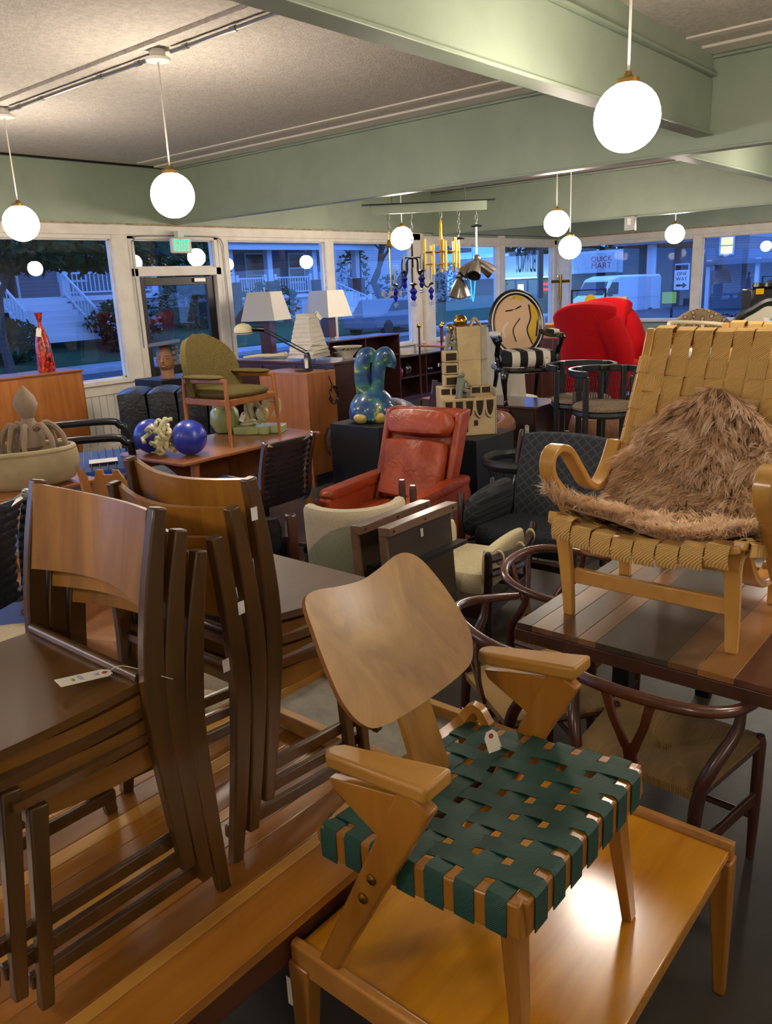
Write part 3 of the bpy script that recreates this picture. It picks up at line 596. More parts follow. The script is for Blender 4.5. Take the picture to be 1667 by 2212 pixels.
# ------------------------------------------------------------------ long low table on the left
TZ = .50
t = thing('coffee_table', 'long low cherry plank table carrying two stacks of wooden chairs', 'table', (0, 0, 0))
cols = ['cherry_plank_a', 'cherry_plank_c', 'cherry_plank_b', 'cherry_plank_a', 'cherry_plank_b', 'cherry_plank_c', 'cherry_plank_b', 'cherry_plank_a', 'cherry_plank_c', 'cherry_plank_b', 'cherry_plank_a', 'cherry_plank_c', 'cherry_plank_a']
wd = [.13, .035, .09, .05, .085, .04, .09, .06, .05, .08, .06, .045, .055]; y = 1.10
for c, d_ in zip(cols, wd):
    part('plank', MB().box(-.35, 1.86, y+.0006, y+d_-.0006, TZ-.028, TZ), c, t, bevel=.002); y += d_
YT = y
part('apron', MB().box(-.33, 1.84, 1.112, 1.137, TZ-.105, TZ-.028), 'cherry_edge', t, bevel=.004); part('apron', MB().box(-.33, 1.84, YT-.037, YT-.012, TZ-.105, TZ-.028), 'cherry_edge', t, bevel=.004)
part('apron', MB().box(1.815, 1.84, 1.137, YT-.037, TZ-.105, TZ-.028), 'cherry_edge', t); part('apron', MB().box(-.33, -.305, 1.137, YT-.037, TZ-.105, TZ-.028), 'cherry_edge', t)
for x in (-.27, 1.78):
    for yy in (1.17, YT-.07): part('leg', MB().bar((x, yy, TZ-.03), (x, yy, 0), .06, .06, .045, .045), 'cherry_edge', t)
# wooden framed tray with grey glass lying at its end
t = thing('framed_tray', 'shallow wooden frame with grey glass inset lying on the low cherry table', 'tray', (1.62, 1.49, TZ+.001))
for a in ((-.17, .17, .315, .35), (-.17, .17, -.35, -.315), (-.17, -.14, -.315, .315), (.14, .17, -.315, .315)): part('frame_rail', MB().box(a[0], a[1], a[2], a[3], 0, .052), 'arm_birch', t, bevel=.003)
plain('grey_glass', '8f8b80', .12, c2='7d7a72', nscale=18, coat=.6)
part('glass_inset', MB().box(-.142, .142, -.317, .317, .012, .02), 'grey_glass', t)
# ------------------------------------------------------------------ stacking chairs
def stack_chair(name, label, group):
    t = thing(name, label, 'chair', group=group)
    W = .23
    for s in (-1, 1):
        pr = cr([(0, s*W, 0), (.028, s*W, .22), (.045, s*W, .43), (.03, s*W, .62), (0, s*W, .80)], 5)
        n = len(pr); part('rear_post', MB().ribbon(pr, .026, [.030+.018*sin(pi*min(1, i/(n-1)*1.0)) for i in range(n)]), 'walnut_post', t, bevel=.004)
        part('front_leg', MB().bar((.385, s*(W-.012), .41), (.42, s*(W-.004), 0), .026, .036, .024, .026), 'walnut_post', t, bevel=.004)
        part('stretcher', MB().bar((.0, s*(W-.027), .065), (.435, s*(W-.027), .05), .018, .032), 'walnut_post', t, bevel=.004)
        part('side_rail', MB().ribbon([(.05+.35*k/8, s*(W-.022), .405-.014*sin(pi*k/8)) for k in range(9)], .018, .05, side=(0, 1, 0)), 'walnut_edge', t)
    def seat(u, v):
        x = .035+.40*u; hw = .215+.03*u; yy = (v*2-1)*hw
        return (x, yy, .447-.016*sin(pi*u)*(1-.5*(2*v-1)**2)-.012*u*u)
    part('seat', MB().sheet(seat, 14, 10, .018), 'walnut_seat', t)
    part('front_rail', MB().box(.385, .405, -.22, .22, .375, .425), 'walnut_edge', t, bevel=.004)
    part('seat_back_bar', MB().tube([(.062, -.215, .462), (.062, .215, .462)], .012, 10), 'walnut_post', t)
    def back(u, v):
        b = -.045*sin(pi*u); yy = (u*2-1)*(W-.008); top = .795-.012*sin(pi*u); bot = .600+.006*sin(pi*u)
        return (.012+.03*(1-v)-.0+b, yy, bot+(top-bot)*v)
    part('backrest', MB().sheet(back, 16, 5, .013), 'walnut_back', t)
    return t
c0 = stack_chair('stacking_chair', 'bottom dark plywood chair of the left stack, with the lowest backrest', 'stacking chairs on the low cherry table')
c0.location = (.90, 1.535, TZ); c0.rotation_euler = (0, radians(-2.6), pi)
for k in (1, 2):
    c = dup(c0, (.90-.042*k, 1.535, TZ+.055*k), label=('', 'middle dark plywood chair of the left stack', 'top dark plywood chair of the left stack, price tag lying on its seat')[k])
tg = c
for k in range(3):
    c = dup(c0, (.975+.055*k, 1.58, TZ+.053*k), rot=(0, radians(2.6), 0), label=('bottom dark plywood chair of the right stack, facing away from the left stack', 'middle dark plywood chair of the right stack', 'top dark plywood chair of the right stack with a greyish brown seat')[k])
    zt = (.335, .40, .55)[k]+.0
    if k == 2:
        for ch in c.children:
            if ch.name.startswith('seat') and 'bar' not in ch.name: ch.data = ch.data.copy(); ch.data.materials[0] = MATS['walnut_sheen']  # sheen on the top seat is put into its paler, greyer wood colour
    st = part('sticker', MB().obox((-.0, -.2435, zt+.17), (.018, .0008, .03), rotm(0, radians(-3), 0)), 'sticker', c, label='small white sticker')
# tag on the top-left seat
M = Matrix.Translation((.080, .140, .4605)) @ Matrix.Rotation(radians(80), 4, 'Z') @ Matrix.Rotation(radians(-4), 4, 'X')
pt = price_tag(tg, M, .105, .04)
part('tag_string', MB().tube(cr([(.092, .142, .4615), (.07, .17, .478), (.03, .245, .462), (.01, .25, .45)], 5), .0008, 4), 'string', tg)
# ------------------------------------------------------------------ yellow birch coffee table
CZ = .44
t = thing('coffee_table', 'yellow lacquered birch coffee table under the green webbed armchair', 'table', (1.352, .778, 0))
part('tabletop', MB().box(-.415, .415, -.318, .318, CZ-.022, CZ), 'birch_yellow', t, bevel=.003)
for s in (-1, 1):
    part('end_lip', MB().prismy([(s*.415, CZ-.055), (s*.440, CZ-.055), (s*.442, CZ+.010), (s*.436, CZ+.017), (s*.422, CZ+.017), (s*.415, CZ+.008)], -.325, .325), 'birch_frame', t, bevel=.003)
    part('apron', MB().box(-.40, .40, s*.295-.012, s*.295+.012, CZ-.075, CZ-.022), 'birch_frame', t, bevel=.003)
    for q in (-1, 1): part('leg', MB().bar((s*.425, q*.300, CZ-.03), (s*.43, q*.318, 0), .058, .05, .028, .026, side=(0, 1, 0)), 'birch_leg', t, bevel=.006)
part('price_tag', MB().box(-.4445, -.4435, .30, .345, .28, .355), 'paper_tag', t)
# ------------------------------------------------------------------ green webbed armchair
wt, nt, b = newmat('green_web'); tc = N(nt, 'ShaderNodeTexCoord')
wv = N(nt, 'ShaderNodeTexWave', wave_type='BANDS', bands_direction='DIAGONAL', i={'Scale': 150, 'Distortion': .5}); nt.links.new(tc.outputs['Object'], wv.inputs['Vector'])
rp = N(nt, 'ShaderNodeValToRGB'); rp.color_ramp.elements[0].color = lin('10382f'); rp.color_ramp.elements[1].color = lin('16453c'); nt.links.new(wv.outputs[0], rp.inputs[0]); nt.links.new(rp.outputs[0], b.inputs['Base Color']); b.inputs['Roughness'].default_value = .55; bumpit(nt, b, wv.outputs[0], .35, .002)
t = thing('webbed_armchair', 'birch armchair with green woven strap seat and bent plywood back panel', 'chair', (1.195, .78, CZ), 0)
# local: faces -y, x across. seat front y=-.21, rear y=+.22
hw = .235; yf, yr = -.21, .23; zf, zr = .375, .325
zs = lambda y_: zf+(zr-zf)*(y_-yf)/(yr-yf)
for s in (-1, 1):
    part('seat_rail', MB().bar((s*hw, yf-.012, zs(yf)-.035), (s*hw, yr, zs(yr)-.035), .032, .068), 'birch_leg', t, bevel=.005)
    part('front_leg', MB().bar((s*(hw-.035), yf+.03, zf-.06), (s*(hw-.02)+s*.012, yf-.005, 0), .05, .034, .03, .022, side=(1, 0, 0)), 'birch_leg', t, bevel=.004)
    X = s*(hw+.032)
    part('arm_post', MB().bar((X, -.035, .515), (X, .225, 0), .03, .072, .024, .045, side=(1, 0, 0)), 'birch_leg', t, bevel=.005)
    part('arm_gusset', MB().prismx([(-.035, .512), (.175, .475), (.165, .455), (.035, .385)], X-.011, X+.011), 'birch_leg', t, bevel=.003)
    part('armrest', MB().prism([(-.075, .055), (-.075, -.045), (.17, -.02), (.19, .0), (.185, .025), (.165, .04)], lambda a, c_: (X+s*-c_*.8, a, .532-.14*(a+.075)), lambda a, c_: (X+s*-c_*.8, a, .564-.14*(a+.075))), 'arm_birch', t, bevel=.008, seg=3)
    for z_, y_ in ((.30, .075), (.245, .10)):
        part('bolt', MB().lathe([(.011, 0), (.011, .003), (.006, .006)], 12, (X+s*.015, y_, z_), rotm(0, s*pi/2, 0)), 'old_brass', t)
part('front_rail', MB().box(-hw, hw, yf-.018, yf+.012, zf-.072, zf-.002), 'birch_leg', t, bevel=.005)
part('rear_rail', MB().tube(cr([(-.25, yr, .30), (-.1, yr+.005, .315), (.1, yr+.005, .315), (.235, yr, .32), (.262, yr-.03, .36), (.262, yr-.06, .33)], 5), .018, 6, flat=1.6), 'birch_leg', t)
NS = 7; pitch = .0645
for k in range(NS):      # straps front to back
    x = (k-3)*pitch; pts = []
    pts += [(x, yf-.02, zf-.074), (x, yf-.0205, zf-.03), (x, yf-.020, zf-.004), (x, yf-.012, zf+.003)]
    for j in range(0, 29):
        y_ = yf+.01+(yr-yf-.01)*j/28; ph = (y_-(yf+.033))/((yr-yf-.05)/(NS-1))
        pts.append((x, y_, zs(y_)+.002+.0022*cos(pi*(ph+k))-.012*sin(pi*j/28)*sin(pi*(k+.5)/NS)))
    pts += [(x, yr+.018, zr-.004), (x, yr+.02, zr-.06)]
    part('web_strap', MB().ribbon(pts, .0415, .002, side=(1, 0, 0)), 'green_web', t)
for k in range(NS):      # straps side to side
    y_ = yf+.033+k*(yr-yf-.05)/(NS-1)*1.0; pts = [(-hw-.0175, y_, zs(y_)-.07), (-hw-.018, y_, zs(y_)-.006), (-hw-.012, y_, zs(y_)+.002)]
    for j in range(29):
        x = -hw+2*hw*j/28; ph = x/pitch+3
        pts.append((x, y_, zs(y_)+.002-.0022*cos(pi*(ph+k+.0))-.012*sin(pi*j/28)*sin(pi*(k+.5)/NS)))
    pts += [(hw+.012, y_, zs(y_)+.002), (hw+.018, y_, zs(y_)-.006), (hw+.0175, y_, zs(y_)-.07)]
    part('web_strap', MB().ribbon(pts, .0415, .002, side=(0, 1, 0)), 'green_web', t)
# plywood back panel: outline in (u,v), curved, leaning back
out = cr([(-.14, .012, 0), (0, .004, 0), (.14, .012, 0), (.190, .036, 0), (.214, .09, 0), (.212, .16, 0), (.198, .235, 0), (.176, .290, 0), (.135, .314, 0), (.07, .304, 0), (0, .295, 0), (-.07, .302, 0), (-.145, .314, 0), (-.184, .300, 0), (-.200, .235, 0), (-.212, .16, 0), (-.214, .09, 0), (-.190, .036, 0)], 4, True)
lean = radians(33)
def pan(u, v, off):
    cyl = -.42*u*u; n_ = off+cyl
    return (u+.01, .165+v*sin(lean)+n_*cos(lean)*-1*-1, .50+v*cos(lean)-n_*sin(lean))
m = MB(); n = len(out); cc = (0, .165); rings = 5; fr_ = []; bk_ = []
for r in range(1, rings+1):
    for p in out:
        u = cc[0]+(p.x-cc[0])*r/rings; v_ = cc[1]+(p.y-cc[1])*r/rings; fr_.append(pan(u, v_, -.006)); bk_.append(pan(u, v_, .006))
vs_ = fr_+[pan(0, .165, -.006)]+bk_+[pan(0, .165, .006)]; nf = len(fr_)+1; fs_ = []
for r in range(rings-1):
    for i in range(n):
        a, b_, c_, d_ = r*n+i, r*n+(i+1) % n, (r+1)*n+(i+1) % n, (r+1)*n+i; fs_ += [(a, b_, c_, d_), (nf+d_, nf+c_, nf+b_, nf+a)]
for i in range(n):
    fs_ += [(nf-1, (i+1) % n, i), (nf+nf-1, nf+i, nf+(i+1) % n)]
part('back_panel', m.add(vs_, fs_), 'ply_back', t)
e_ = MB(); k0 = (rings-1)*n
e_.add([V(fr_[k0+i])*1.0 for i in range(n)]+[V(bk_[k0+i]) for i in range(n)], [(i, (i+1) % n, n+(i+1) % n, n+i) for i in range(n)])
part('panel_edge', e_, 'ply_edge', t)
part('back_tongue', MB().ribbon(cr([(.015, .14, .31), (.012, .17, .40), (.01, .205, .50), (.01, .28, .62)], 5), [.10]*16, .014, side=(1, 0, 0)), 'ply_back', t)
M = Matrix.Translation((.16, .10, .385)) @ Matrix.Rotation(radians(70), 4, 'X') @ Matrix.Rotation(radians(-20), 4, 'Y')
price_tag(t, M, .05, .036, ())
# ================================================================== STRIPED TABLE, WEBBED LOUNGE CHAIRS, WISHBONE CHAIRS
for nm, a, b in (('stripe_dark', '352c24', '43382d'), ('stripe_tan', '75502f', '86603a'), ('stripe_mid', '5e4129', '6d4e33'), ('stripe_grey', '3a3127', '473d31'), ('stripe_gold', '83562a', '946534'), ('stripe_red', '573424', '66402d')):
    wood(nm, a, b, 'x', 14, .06, .3, .35)
wood('table_edge', '3a211a', '4c2d22', 'z', 30, .2, .4, .2); plain('black_steel', '17181a', .45, .4)
SZ = .73
t = thing('dining_table', 'dining table with a top of striped mixed wood planks on black legs', 'table', (0, 0, 0))
y = 1.25
for nm, d_ in (('stripe_dark', .055), ('stripe_tan', .075), ('stripe_mid', .085), ('stripe_tan', .06), ('stripe_grey', .22), ('stripe_mid', .085), ('stripe_gold', .10), ('stripe_red', .13), ('stripe_tan', .09), ('stripe_grey', .15), ('stripe_gold', .1), ('stripe_mid', .12), ('stripe_dark', .1)):
    part('plank', MB().box(2.095, 3.55, y-d_+.0004, y-.0004, SZ-.02, SZ), nm, t, bevel=.0012); y -= d_
part('edge_band', MB().box(2.09, 3.555, y-.004, 1.254, SZ-.062, SZ-.02), 'table_edge', t, bevel=.002)
for x in (2.42, 3.3):
    for yy in (1.02, y+.2): part('leg', MB().box(x-.03, x+.03, yy-.03, yy+.03, 0, SZ-.062), 'black_steel', t, bevel=.004)
# ------------------------------------------------------------------ bentwood lounge chair with woven jute webbing
wood('beech', 'b98540', 'cb9a54', 'x', 12, .1, .32, .35); wood('beech_bent', 'bd8a3e', 'd09e50', 'z', 12, .12, .28, .5)
def webmat(name, axis):
    mt, nt, b = newmat(name); tc = N(nt, 'ShaderNodeTexCoord')
    wv = N(nt, 'ShaderNodeTexWave', wave_type='BANDS', bands_direction=axis, i={'Scale': 62, 'Distortion': 1.2, 'Detail': 1}); nt.links.new(tc.outputs['Object'], wv.inputs['Vector'])
    rp = N(nt, 'ShaderNodeValToRGB'); rp.color_ramp.elements[0].color = lin('b88f4c'); rp.color_ramp.elements[1].color = lin('dcb470'); nt.links.new(wv.outputs[0], rp.inputs[0])
    nt.links.new(rp.outputs[0], b.inputs['Base Color']); b.inputs['Roughness'].default_value = .9; bumpit(nt, b, wv.outputs[0], .6, .003)
webmat('jute_across', 'Y'); webmat('jute_along', 'DIAGONAL')
# side profile in (x,z), local origin under the front feet, chair faces -x ; z from table top
PROF = cr([(-.085, 0, .355), (.02, 0, .325), (.16, 0, .285), (.28, 0, .285), (.38, 0, .37), (.46, 0, .50), (.535, 0, .64), (.60, 0, .77), (.645, 0, .875)], 8)
cum = [0]
for i in range(1, len(PROF)): cum.append(cum[-1]+(PROF[i]-PROF[i-1]).length)
PLEN = cum[-1]
def pf(s):
    s = max(0, min(PLEN, s)); i = 1
    while i < len(cum)-1 and cum[i] < s: i += 1
    f = (s-cum[i-1])/(cum[i]-cum[i-1]); p = PROF[i-1].lerp(PROF[i], f); d = (PROF[i]-PROF[i-1]).normalized()
    return p, V((-d.z, 0, d.x))
def surf(s, y, off=0, hw=.285):
    p, n = pf(s); sag = .045*(1-(y/hw)**2)
    return p+V((0, y, 0))-n*sag+n*off
def lounge(label, loc, rz=0, scale=1):
    t = thing('lounge_chair', label, 'chair', loc, rz, 'bentwood lounge chairs with woven jute webbing', scale)
    HW = .285
    for s in (-1, 1):
        part('seat_frame', MB().ribbon([p+V((0, s*(HW-.005), 0)) for p in PROF], .03, .026), 'beech_bent', t, bevel=.004)
        Y = s*.258
        part('front_leg', MB().ribbon(cr([(0, Y, 0), (-.012, Y, .10), (-.035, Y, .22), (-.045, Y, .285), (-.015, Y, .318), (.03, Y, .30), (.09, Y, .225), (.165, Y, .165), (.27, Y, .14), (.37, Y, .15)], 6), [.034+.018*min(1, i/22) for i in range(55)], .024), 'beech_bent', t, bevel=.004)
        part('rear_leg', MB().ribbon(cr([(.44, Y, 0), (.43, Y, .08), (.40, Y, .15), (.33, Y, .165)], 5), .042, .024), 'beech_bent', t, bevel=.004)
        YA_ = s*.318
        part('armrest', MB().ribbon(cr([(.22, YA_, .165), (.13, YA_, .28), (.03, YA_, .40), (-.04, YA_, .47), (-.045, YA_, .525), (.0, YA_, .55), (.07, YA_, .53), (.15, YA_, .455), (.22, YA_, .39), (.30, YA_, .365), (.38, YA_, .42), (.44, YA_, .50)], 6), .05, .024), 'beech_bent', t, bevel=.005)
    part('stretcher', MB().box(-.012, .01, -.24, .24, .115, .165), 'beech', t, bevel=.004)
    part('rear_stretcher', MB().box(.40, .42, -.24, .24, .09, .13), 'beech', t, bevel=.004)
    for s0 in (0, PLEN-.012):
        part('cross_bar', MB().ribbon([surf(s0, -HW+.57*k/14, -.010) for k in range(15)], .030, .020, side=(1, 0, 0)), 'beech', t, bevel=.004)
    NL, NR = 8, 16; pl = .0665; pr = PLEN/NR
    for k in range(NL):
        y = (k-(NL-1)/2)*pl; pts = []
        for j in range(0, 97):
            s = PLEN*j/96; ph = s/pr-1; pts.append(surf(s, y, .016+.0045*math.tanh(2.2*cos(pi*(ph+k)))))
        p, n = pf(0); pts = [p+V((-.02, y, -.052))-n*.045*(1-(y/HW)**2), p+V((-.03, y, -.035))-n*.045*(1-(y/HW)**2), p+V((-.030, y, -.008))-n*.045*(1-(y/HW)**2), p+V((-.018, y, .012))-n*.045*(1-(y/HW)**2)]+pts[1:]
        p, n = pf(PLEN); pts += [p+V((.02, y, .016))-n*.045*(1-(y/HW)**2), p+V((.035, y, -.01))-n*.045*(1-(y/HW)**2), p+V((.02, y, -.05))-n*.045*(1-(y/HW)**2)]
        part('webbing_strap', MB().ribbon(pts, .062, .003, side=(0, 1, 0)), 'jute_along', t)
    for r in range(NR-2):
        s = pr*(r+1); pts = []; p, n = pf(s)
        pts += [p+V((0, -HW-.018, 0))-n*.03, p+V((0, -HW-.018, 0))+n*.004]
        for j in range(49):
            y = -HW+2*HW*j/48; ph = y/pl+(NL-1)/2; pts.append(surf(s, y, .016-.0042*math.tanh(2.2*cos(pi*(ph+r)))))
        pts += [p+V((0, HW+.018, 0))+n*.004, p+V((0, HW+.018, 0))-n*.03]
        d = n.cross(V((0, 1, 0)))
        part('webbing_strap', MB().ribbon(pts, pr-.0045, .003, side=tuple(d)), 'jute_across', t)
    return t
lc = lounge('bentwood lounge chair with woven jute straps, a brown sheepskin over its seat', (2.252, .885, SZ))
dup(lc, (3.06, .88, SZ), scale=.967, label='second jute webbed lounge chair, only its top edge showing behind the first')
# ------------------------------------------------------------------ sheepskin
plain('hide', '8a6a4a', .9)
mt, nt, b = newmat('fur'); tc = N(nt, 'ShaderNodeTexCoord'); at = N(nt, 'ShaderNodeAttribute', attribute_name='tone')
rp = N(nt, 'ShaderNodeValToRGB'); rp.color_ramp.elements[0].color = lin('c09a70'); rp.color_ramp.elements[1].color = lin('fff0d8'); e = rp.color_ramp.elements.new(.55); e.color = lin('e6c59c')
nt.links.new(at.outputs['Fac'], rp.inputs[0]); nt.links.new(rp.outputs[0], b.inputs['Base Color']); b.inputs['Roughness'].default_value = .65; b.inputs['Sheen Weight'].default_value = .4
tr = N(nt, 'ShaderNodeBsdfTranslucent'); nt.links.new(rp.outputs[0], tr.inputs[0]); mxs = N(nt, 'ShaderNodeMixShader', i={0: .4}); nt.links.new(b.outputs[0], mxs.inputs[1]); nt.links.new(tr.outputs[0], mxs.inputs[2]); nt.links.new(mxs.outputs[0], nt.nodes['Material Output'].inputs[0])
sk = thing('sheepskin', 'fluffy light brown sheepskin draped over the webbed lounge chair', 'sheepskin', (2.252, .885, SZ))
# boundary: half widths (left +y, right -y) along profile s
def skin_w(s):
    f = s/.83
    L = [(0, .31), (.1, .30), (.2, .262), (.32, .25), (.5, .255), (.68, .245), (.82, .20), (.93, .13), (1, .03)]
    Rr = [(0, .255), (.1, .27), (.5, .275), (.75, .25), (.88, .15), (.96, .06), (1, .0)]
    def ip(T):
        for (a, u), (c, v_) in zip(T, T[1:]):
            if f <= c: return u+(v_-u)*(f-a)/(c-a)
        return 0
    return ip(L), ip(Rr)
def skin(s, q, off):
    L, Rr = skin_w(s); y = -Rr+(L+Rr)*q; ss = .045+s
    p = surf(ss, max(-.3, min(.3, y)), .024+off, .285)
    if y > .24 and s < .2: p = p+V((-.02, .02, (y-.24)*.5))
    bump = .012*sin(9*s+3*y)+.012*sin(14*y+5*s); p = p+pf(ss)[1]*(bump+.012)
    return p
NSK = 26
part('hide', MB().sheet(lambda u, v: skin(u*.825, v, 0), NSK, 16, .008), 'hide', sk)
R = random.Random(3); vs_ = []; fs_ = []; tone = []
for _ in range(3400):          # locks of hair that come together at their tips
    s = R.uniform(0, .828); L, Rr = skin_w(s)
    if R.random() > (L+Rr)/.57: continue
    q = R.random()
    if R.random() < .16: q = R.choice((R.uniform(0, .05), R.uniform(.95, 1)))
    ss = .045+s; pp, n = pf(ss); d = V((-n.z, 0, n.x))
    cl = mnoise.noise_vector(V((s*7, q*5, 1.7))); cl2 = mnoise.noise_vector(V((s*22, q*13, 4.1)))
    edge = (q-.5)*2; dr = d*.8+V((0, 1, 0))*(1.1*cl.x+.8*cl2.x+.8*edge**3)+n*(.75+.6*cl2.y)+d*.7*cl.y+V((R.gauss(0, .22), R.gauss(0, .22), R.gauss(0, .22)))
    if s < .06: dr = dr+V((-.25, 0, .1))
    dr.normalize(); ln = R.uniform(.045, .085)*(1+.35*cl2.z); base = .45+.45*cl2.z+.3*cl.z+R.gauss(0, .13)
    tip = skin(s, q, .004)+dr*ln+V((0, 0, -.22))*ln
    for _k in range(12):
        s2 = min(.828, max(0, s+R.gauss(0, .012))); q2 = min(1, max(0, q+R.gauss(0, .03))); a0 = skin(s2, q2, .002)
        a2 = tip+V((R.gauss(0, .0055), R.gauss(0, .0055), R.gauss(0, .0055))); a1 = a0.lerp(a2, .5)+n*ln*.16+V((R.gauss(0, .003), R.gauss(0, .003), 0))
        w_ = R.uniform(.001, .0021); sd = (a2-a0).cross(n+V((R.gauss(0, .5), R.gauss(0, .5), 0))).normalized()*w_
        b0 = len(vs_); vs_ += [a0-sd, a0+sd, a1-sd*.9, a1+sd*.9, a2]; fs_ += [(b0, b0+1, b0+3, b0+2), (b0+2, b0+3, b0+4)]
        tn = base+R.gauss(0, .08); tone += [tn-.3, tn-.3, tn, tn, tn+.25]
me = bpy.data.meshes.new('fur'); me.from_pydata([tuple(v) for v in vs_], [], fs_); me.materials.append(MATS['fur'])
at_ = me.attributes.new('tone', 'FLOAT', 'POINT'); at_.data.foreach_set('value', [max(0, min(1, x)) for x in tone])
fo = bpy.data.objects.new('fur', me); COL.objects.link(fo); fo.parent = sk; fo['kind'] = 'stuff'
# ------------------------------------------------------------------ wishbone chairs
wood('mahogany', '3f2018', '552d20', 'z', 16, .06, .28, .4); wood('mahogany_rail', '4a2619', '603424', 'x', 14, .1, .25, .5)
def rush(name, ax):
    mt, nt, b = newmat(name); tc = N(nt, 'ShaderNodeTexCoord')
    wv = N(nt, 'ShaderNodeTexWave', wave_type='BANDS', bands_direction=ax, i={'Scale': 58, 'Distortion': .8}); nt.links.new(tc.outputs['Object'], wv.inputs['Vector'])
    rp = N(nt, 'ShaderNodeValToRGB'); rp.color_ramp.elements[0].color = lin('86683a'); rp.color_ramp.elements[1].color = lin('c8a262'); nt.links.new(wv.outputs[0], rp.inputs[0]); nt.links.new(rp.outputs[0], b.inputs['Base Color'])
    b.inputs['Roughness'].default_value = .8; bumpit(nt, b, wv.outputs[0], .7, .004)
rush('rush_x', 'X'); rush('rush_y', 'Y')
def wishbone():
    t = thing('wishbone_chair', '', 'chair', group='dark wishbone chairs around the striped table')
    fl = {1: (.215, .245), -1: (.215, -.245)}
    for s in (-1, 1):
        part('front_leg', MB().tube([(.215, s*.245, 0), (.215, s*.245, .2), (.215, s*.245, .44), (.215, s*.245, .465)], [.013, .018, .019, .012], 10), 'mahogany', t)
        part('rear_leg', MB().tube(cr([(-.23, s*.19, 0), (-.195, s*.195, .2), (-.175, s*.20, .42), (-.15, s*.225, .52), (-.08, s*.262, .62), (-.06, s*.268, .70)], 5), [.013+.008*sin(pi*min(1, k/25)) for k in range(26)], 10), 'mahogany', t)
        part('side_stretcher', MB().bar((-.19, s*.197, .235), (.215, s*.245, .235), .016, .045), 'mahogany', t, bevel=.005)
        part('seat_rail', MB().tube([(-.175, s*.195, .425), (.215, s*.24, .43)], .014, 8), 'mahogany', t)
    part('front_stretcher', MB().tube([(.215, -.24, .16), (.215, .24, .16)], .012, 8), 'mahogany', t); part('rear_stretcher', MB().tube([(-.195, -.19, .29), (-.195, .19, .29)], .012, 8), 'mahogany', t)
    arc = cr([(.085, -.285, .690), (-.02, -.285, .697), (-.12, -.262, .708), (-.20, -.205, .722), (-.245, -.11, .733), (-.258, 0, .737), (-.245, .11, .733), (-.20, .205, .722), (-.12, .262, .708), (-.02, .285, .697), (.085, .285, .690)], 5)
    part('top_rail', MB().tube(arc, [.0155+.004*sin(pi*k/50) for k in range(51)], 10), 'mahogany_rail', t)
    part('back_splat', MB().ribbon([(-.19, 0, .42), (-.205, 0, .50), (-.212, 0, .545)], [.05, .04, .052], .014).ribbon([(-.210, .012, .53), (-.228, .05, .63), (-.243, .075, .73)], [.03, .026, .03], .013).ribbon([(-.210, -.012, .53), (-.228, -.05, .63), (-.243, -.075, .73)], [.03, .026, .03], .013), 'mahogany_rail', t, bevel=.003)
    C = V((.03, 0, .405)); crn = [V((.235, -.25, .44)), (V((.235, .25, .44))), V((-.185, .205, .43)), V((-.185, -.205, .43))]
    for i, mtn in enumerate(('rush_y', 'rush_x', 'rush_y', 'rush_x')):
        a, b_ = crn[i], crn[(i+1) % 4]
        def tri(u, v, a=a, b_=b_):
            p = a.lerp(b_, v).lerp(C, u); return p+V((0, 0, .012*sin(pi*min(1, u*1.3))))
        part('rush_seat', MB().sheet(tri, 8, 8, .03), mtn, t)
    return t
wc = wishbone(); wc.location = (2.16, .79, 0); wc.rotation_euler = (0, 0, -.05); wc.scale = (.94,)*3
wc['label'] = 'nearest dark wishbone chair with rush seat, white sticker on its arm tip'
part('sticker', MB().obox((.075, -.285, .7055), (.014, .012, .001)), 'sticker', wc) if False else None
dup(wc, (2.25, 1.29, 0), -.60, 'wishbone chair at the corner of the striped table, behind the plywood backrest')
dup(wc, (2.76, 1.40, 0), -pi/2+.03, 'wishbone chair tucked under the far side of the striped table')
part('sticker', MB().obox((.07, -.286, .7068), (.016, .014, .001)), 'sticker', wc, label='small white sticker')
# ================================================================== MIDDLE OF THE SHOP
leather('red_leather', '8a3419', 'a44626', .34); leather('black_leather', '14161a', '1e2228', .3); leather('brown_leather', '7c4a2c', '9c6840', .35); leather('dark_brown_leather', '3a241b', '54382a', .35)
wood('teak', '9a5a26', 'b57238', 'z', 12, .1, .36, .2); wood('teak_x', '8a5026', 'a5683a', 'x', 12, .08, .34, .25); wood('teak_y', '9a5c2a', 'b27238', 'y', 12, .08, .36, .2); wood('rosewood', '2c1512', '40211a', 'x', 14, .06, .3, .4); wood('rosewood_top', '46302c', '563c36', 'x', 14, .06, .22, .5)
plain('black_paint', '101317', .5); plain('alu', 'b4b6b8', .22, 1); fabric('oatmeal', 'b5a88e', 'cbbfa6', 160); fabric('charcoal_cloth', '202327', '2d3137', 70); plain('white_paper', 'cfc9ba', .85, c2='c2bcac', nscale=5, bump=.3, bscale=14)
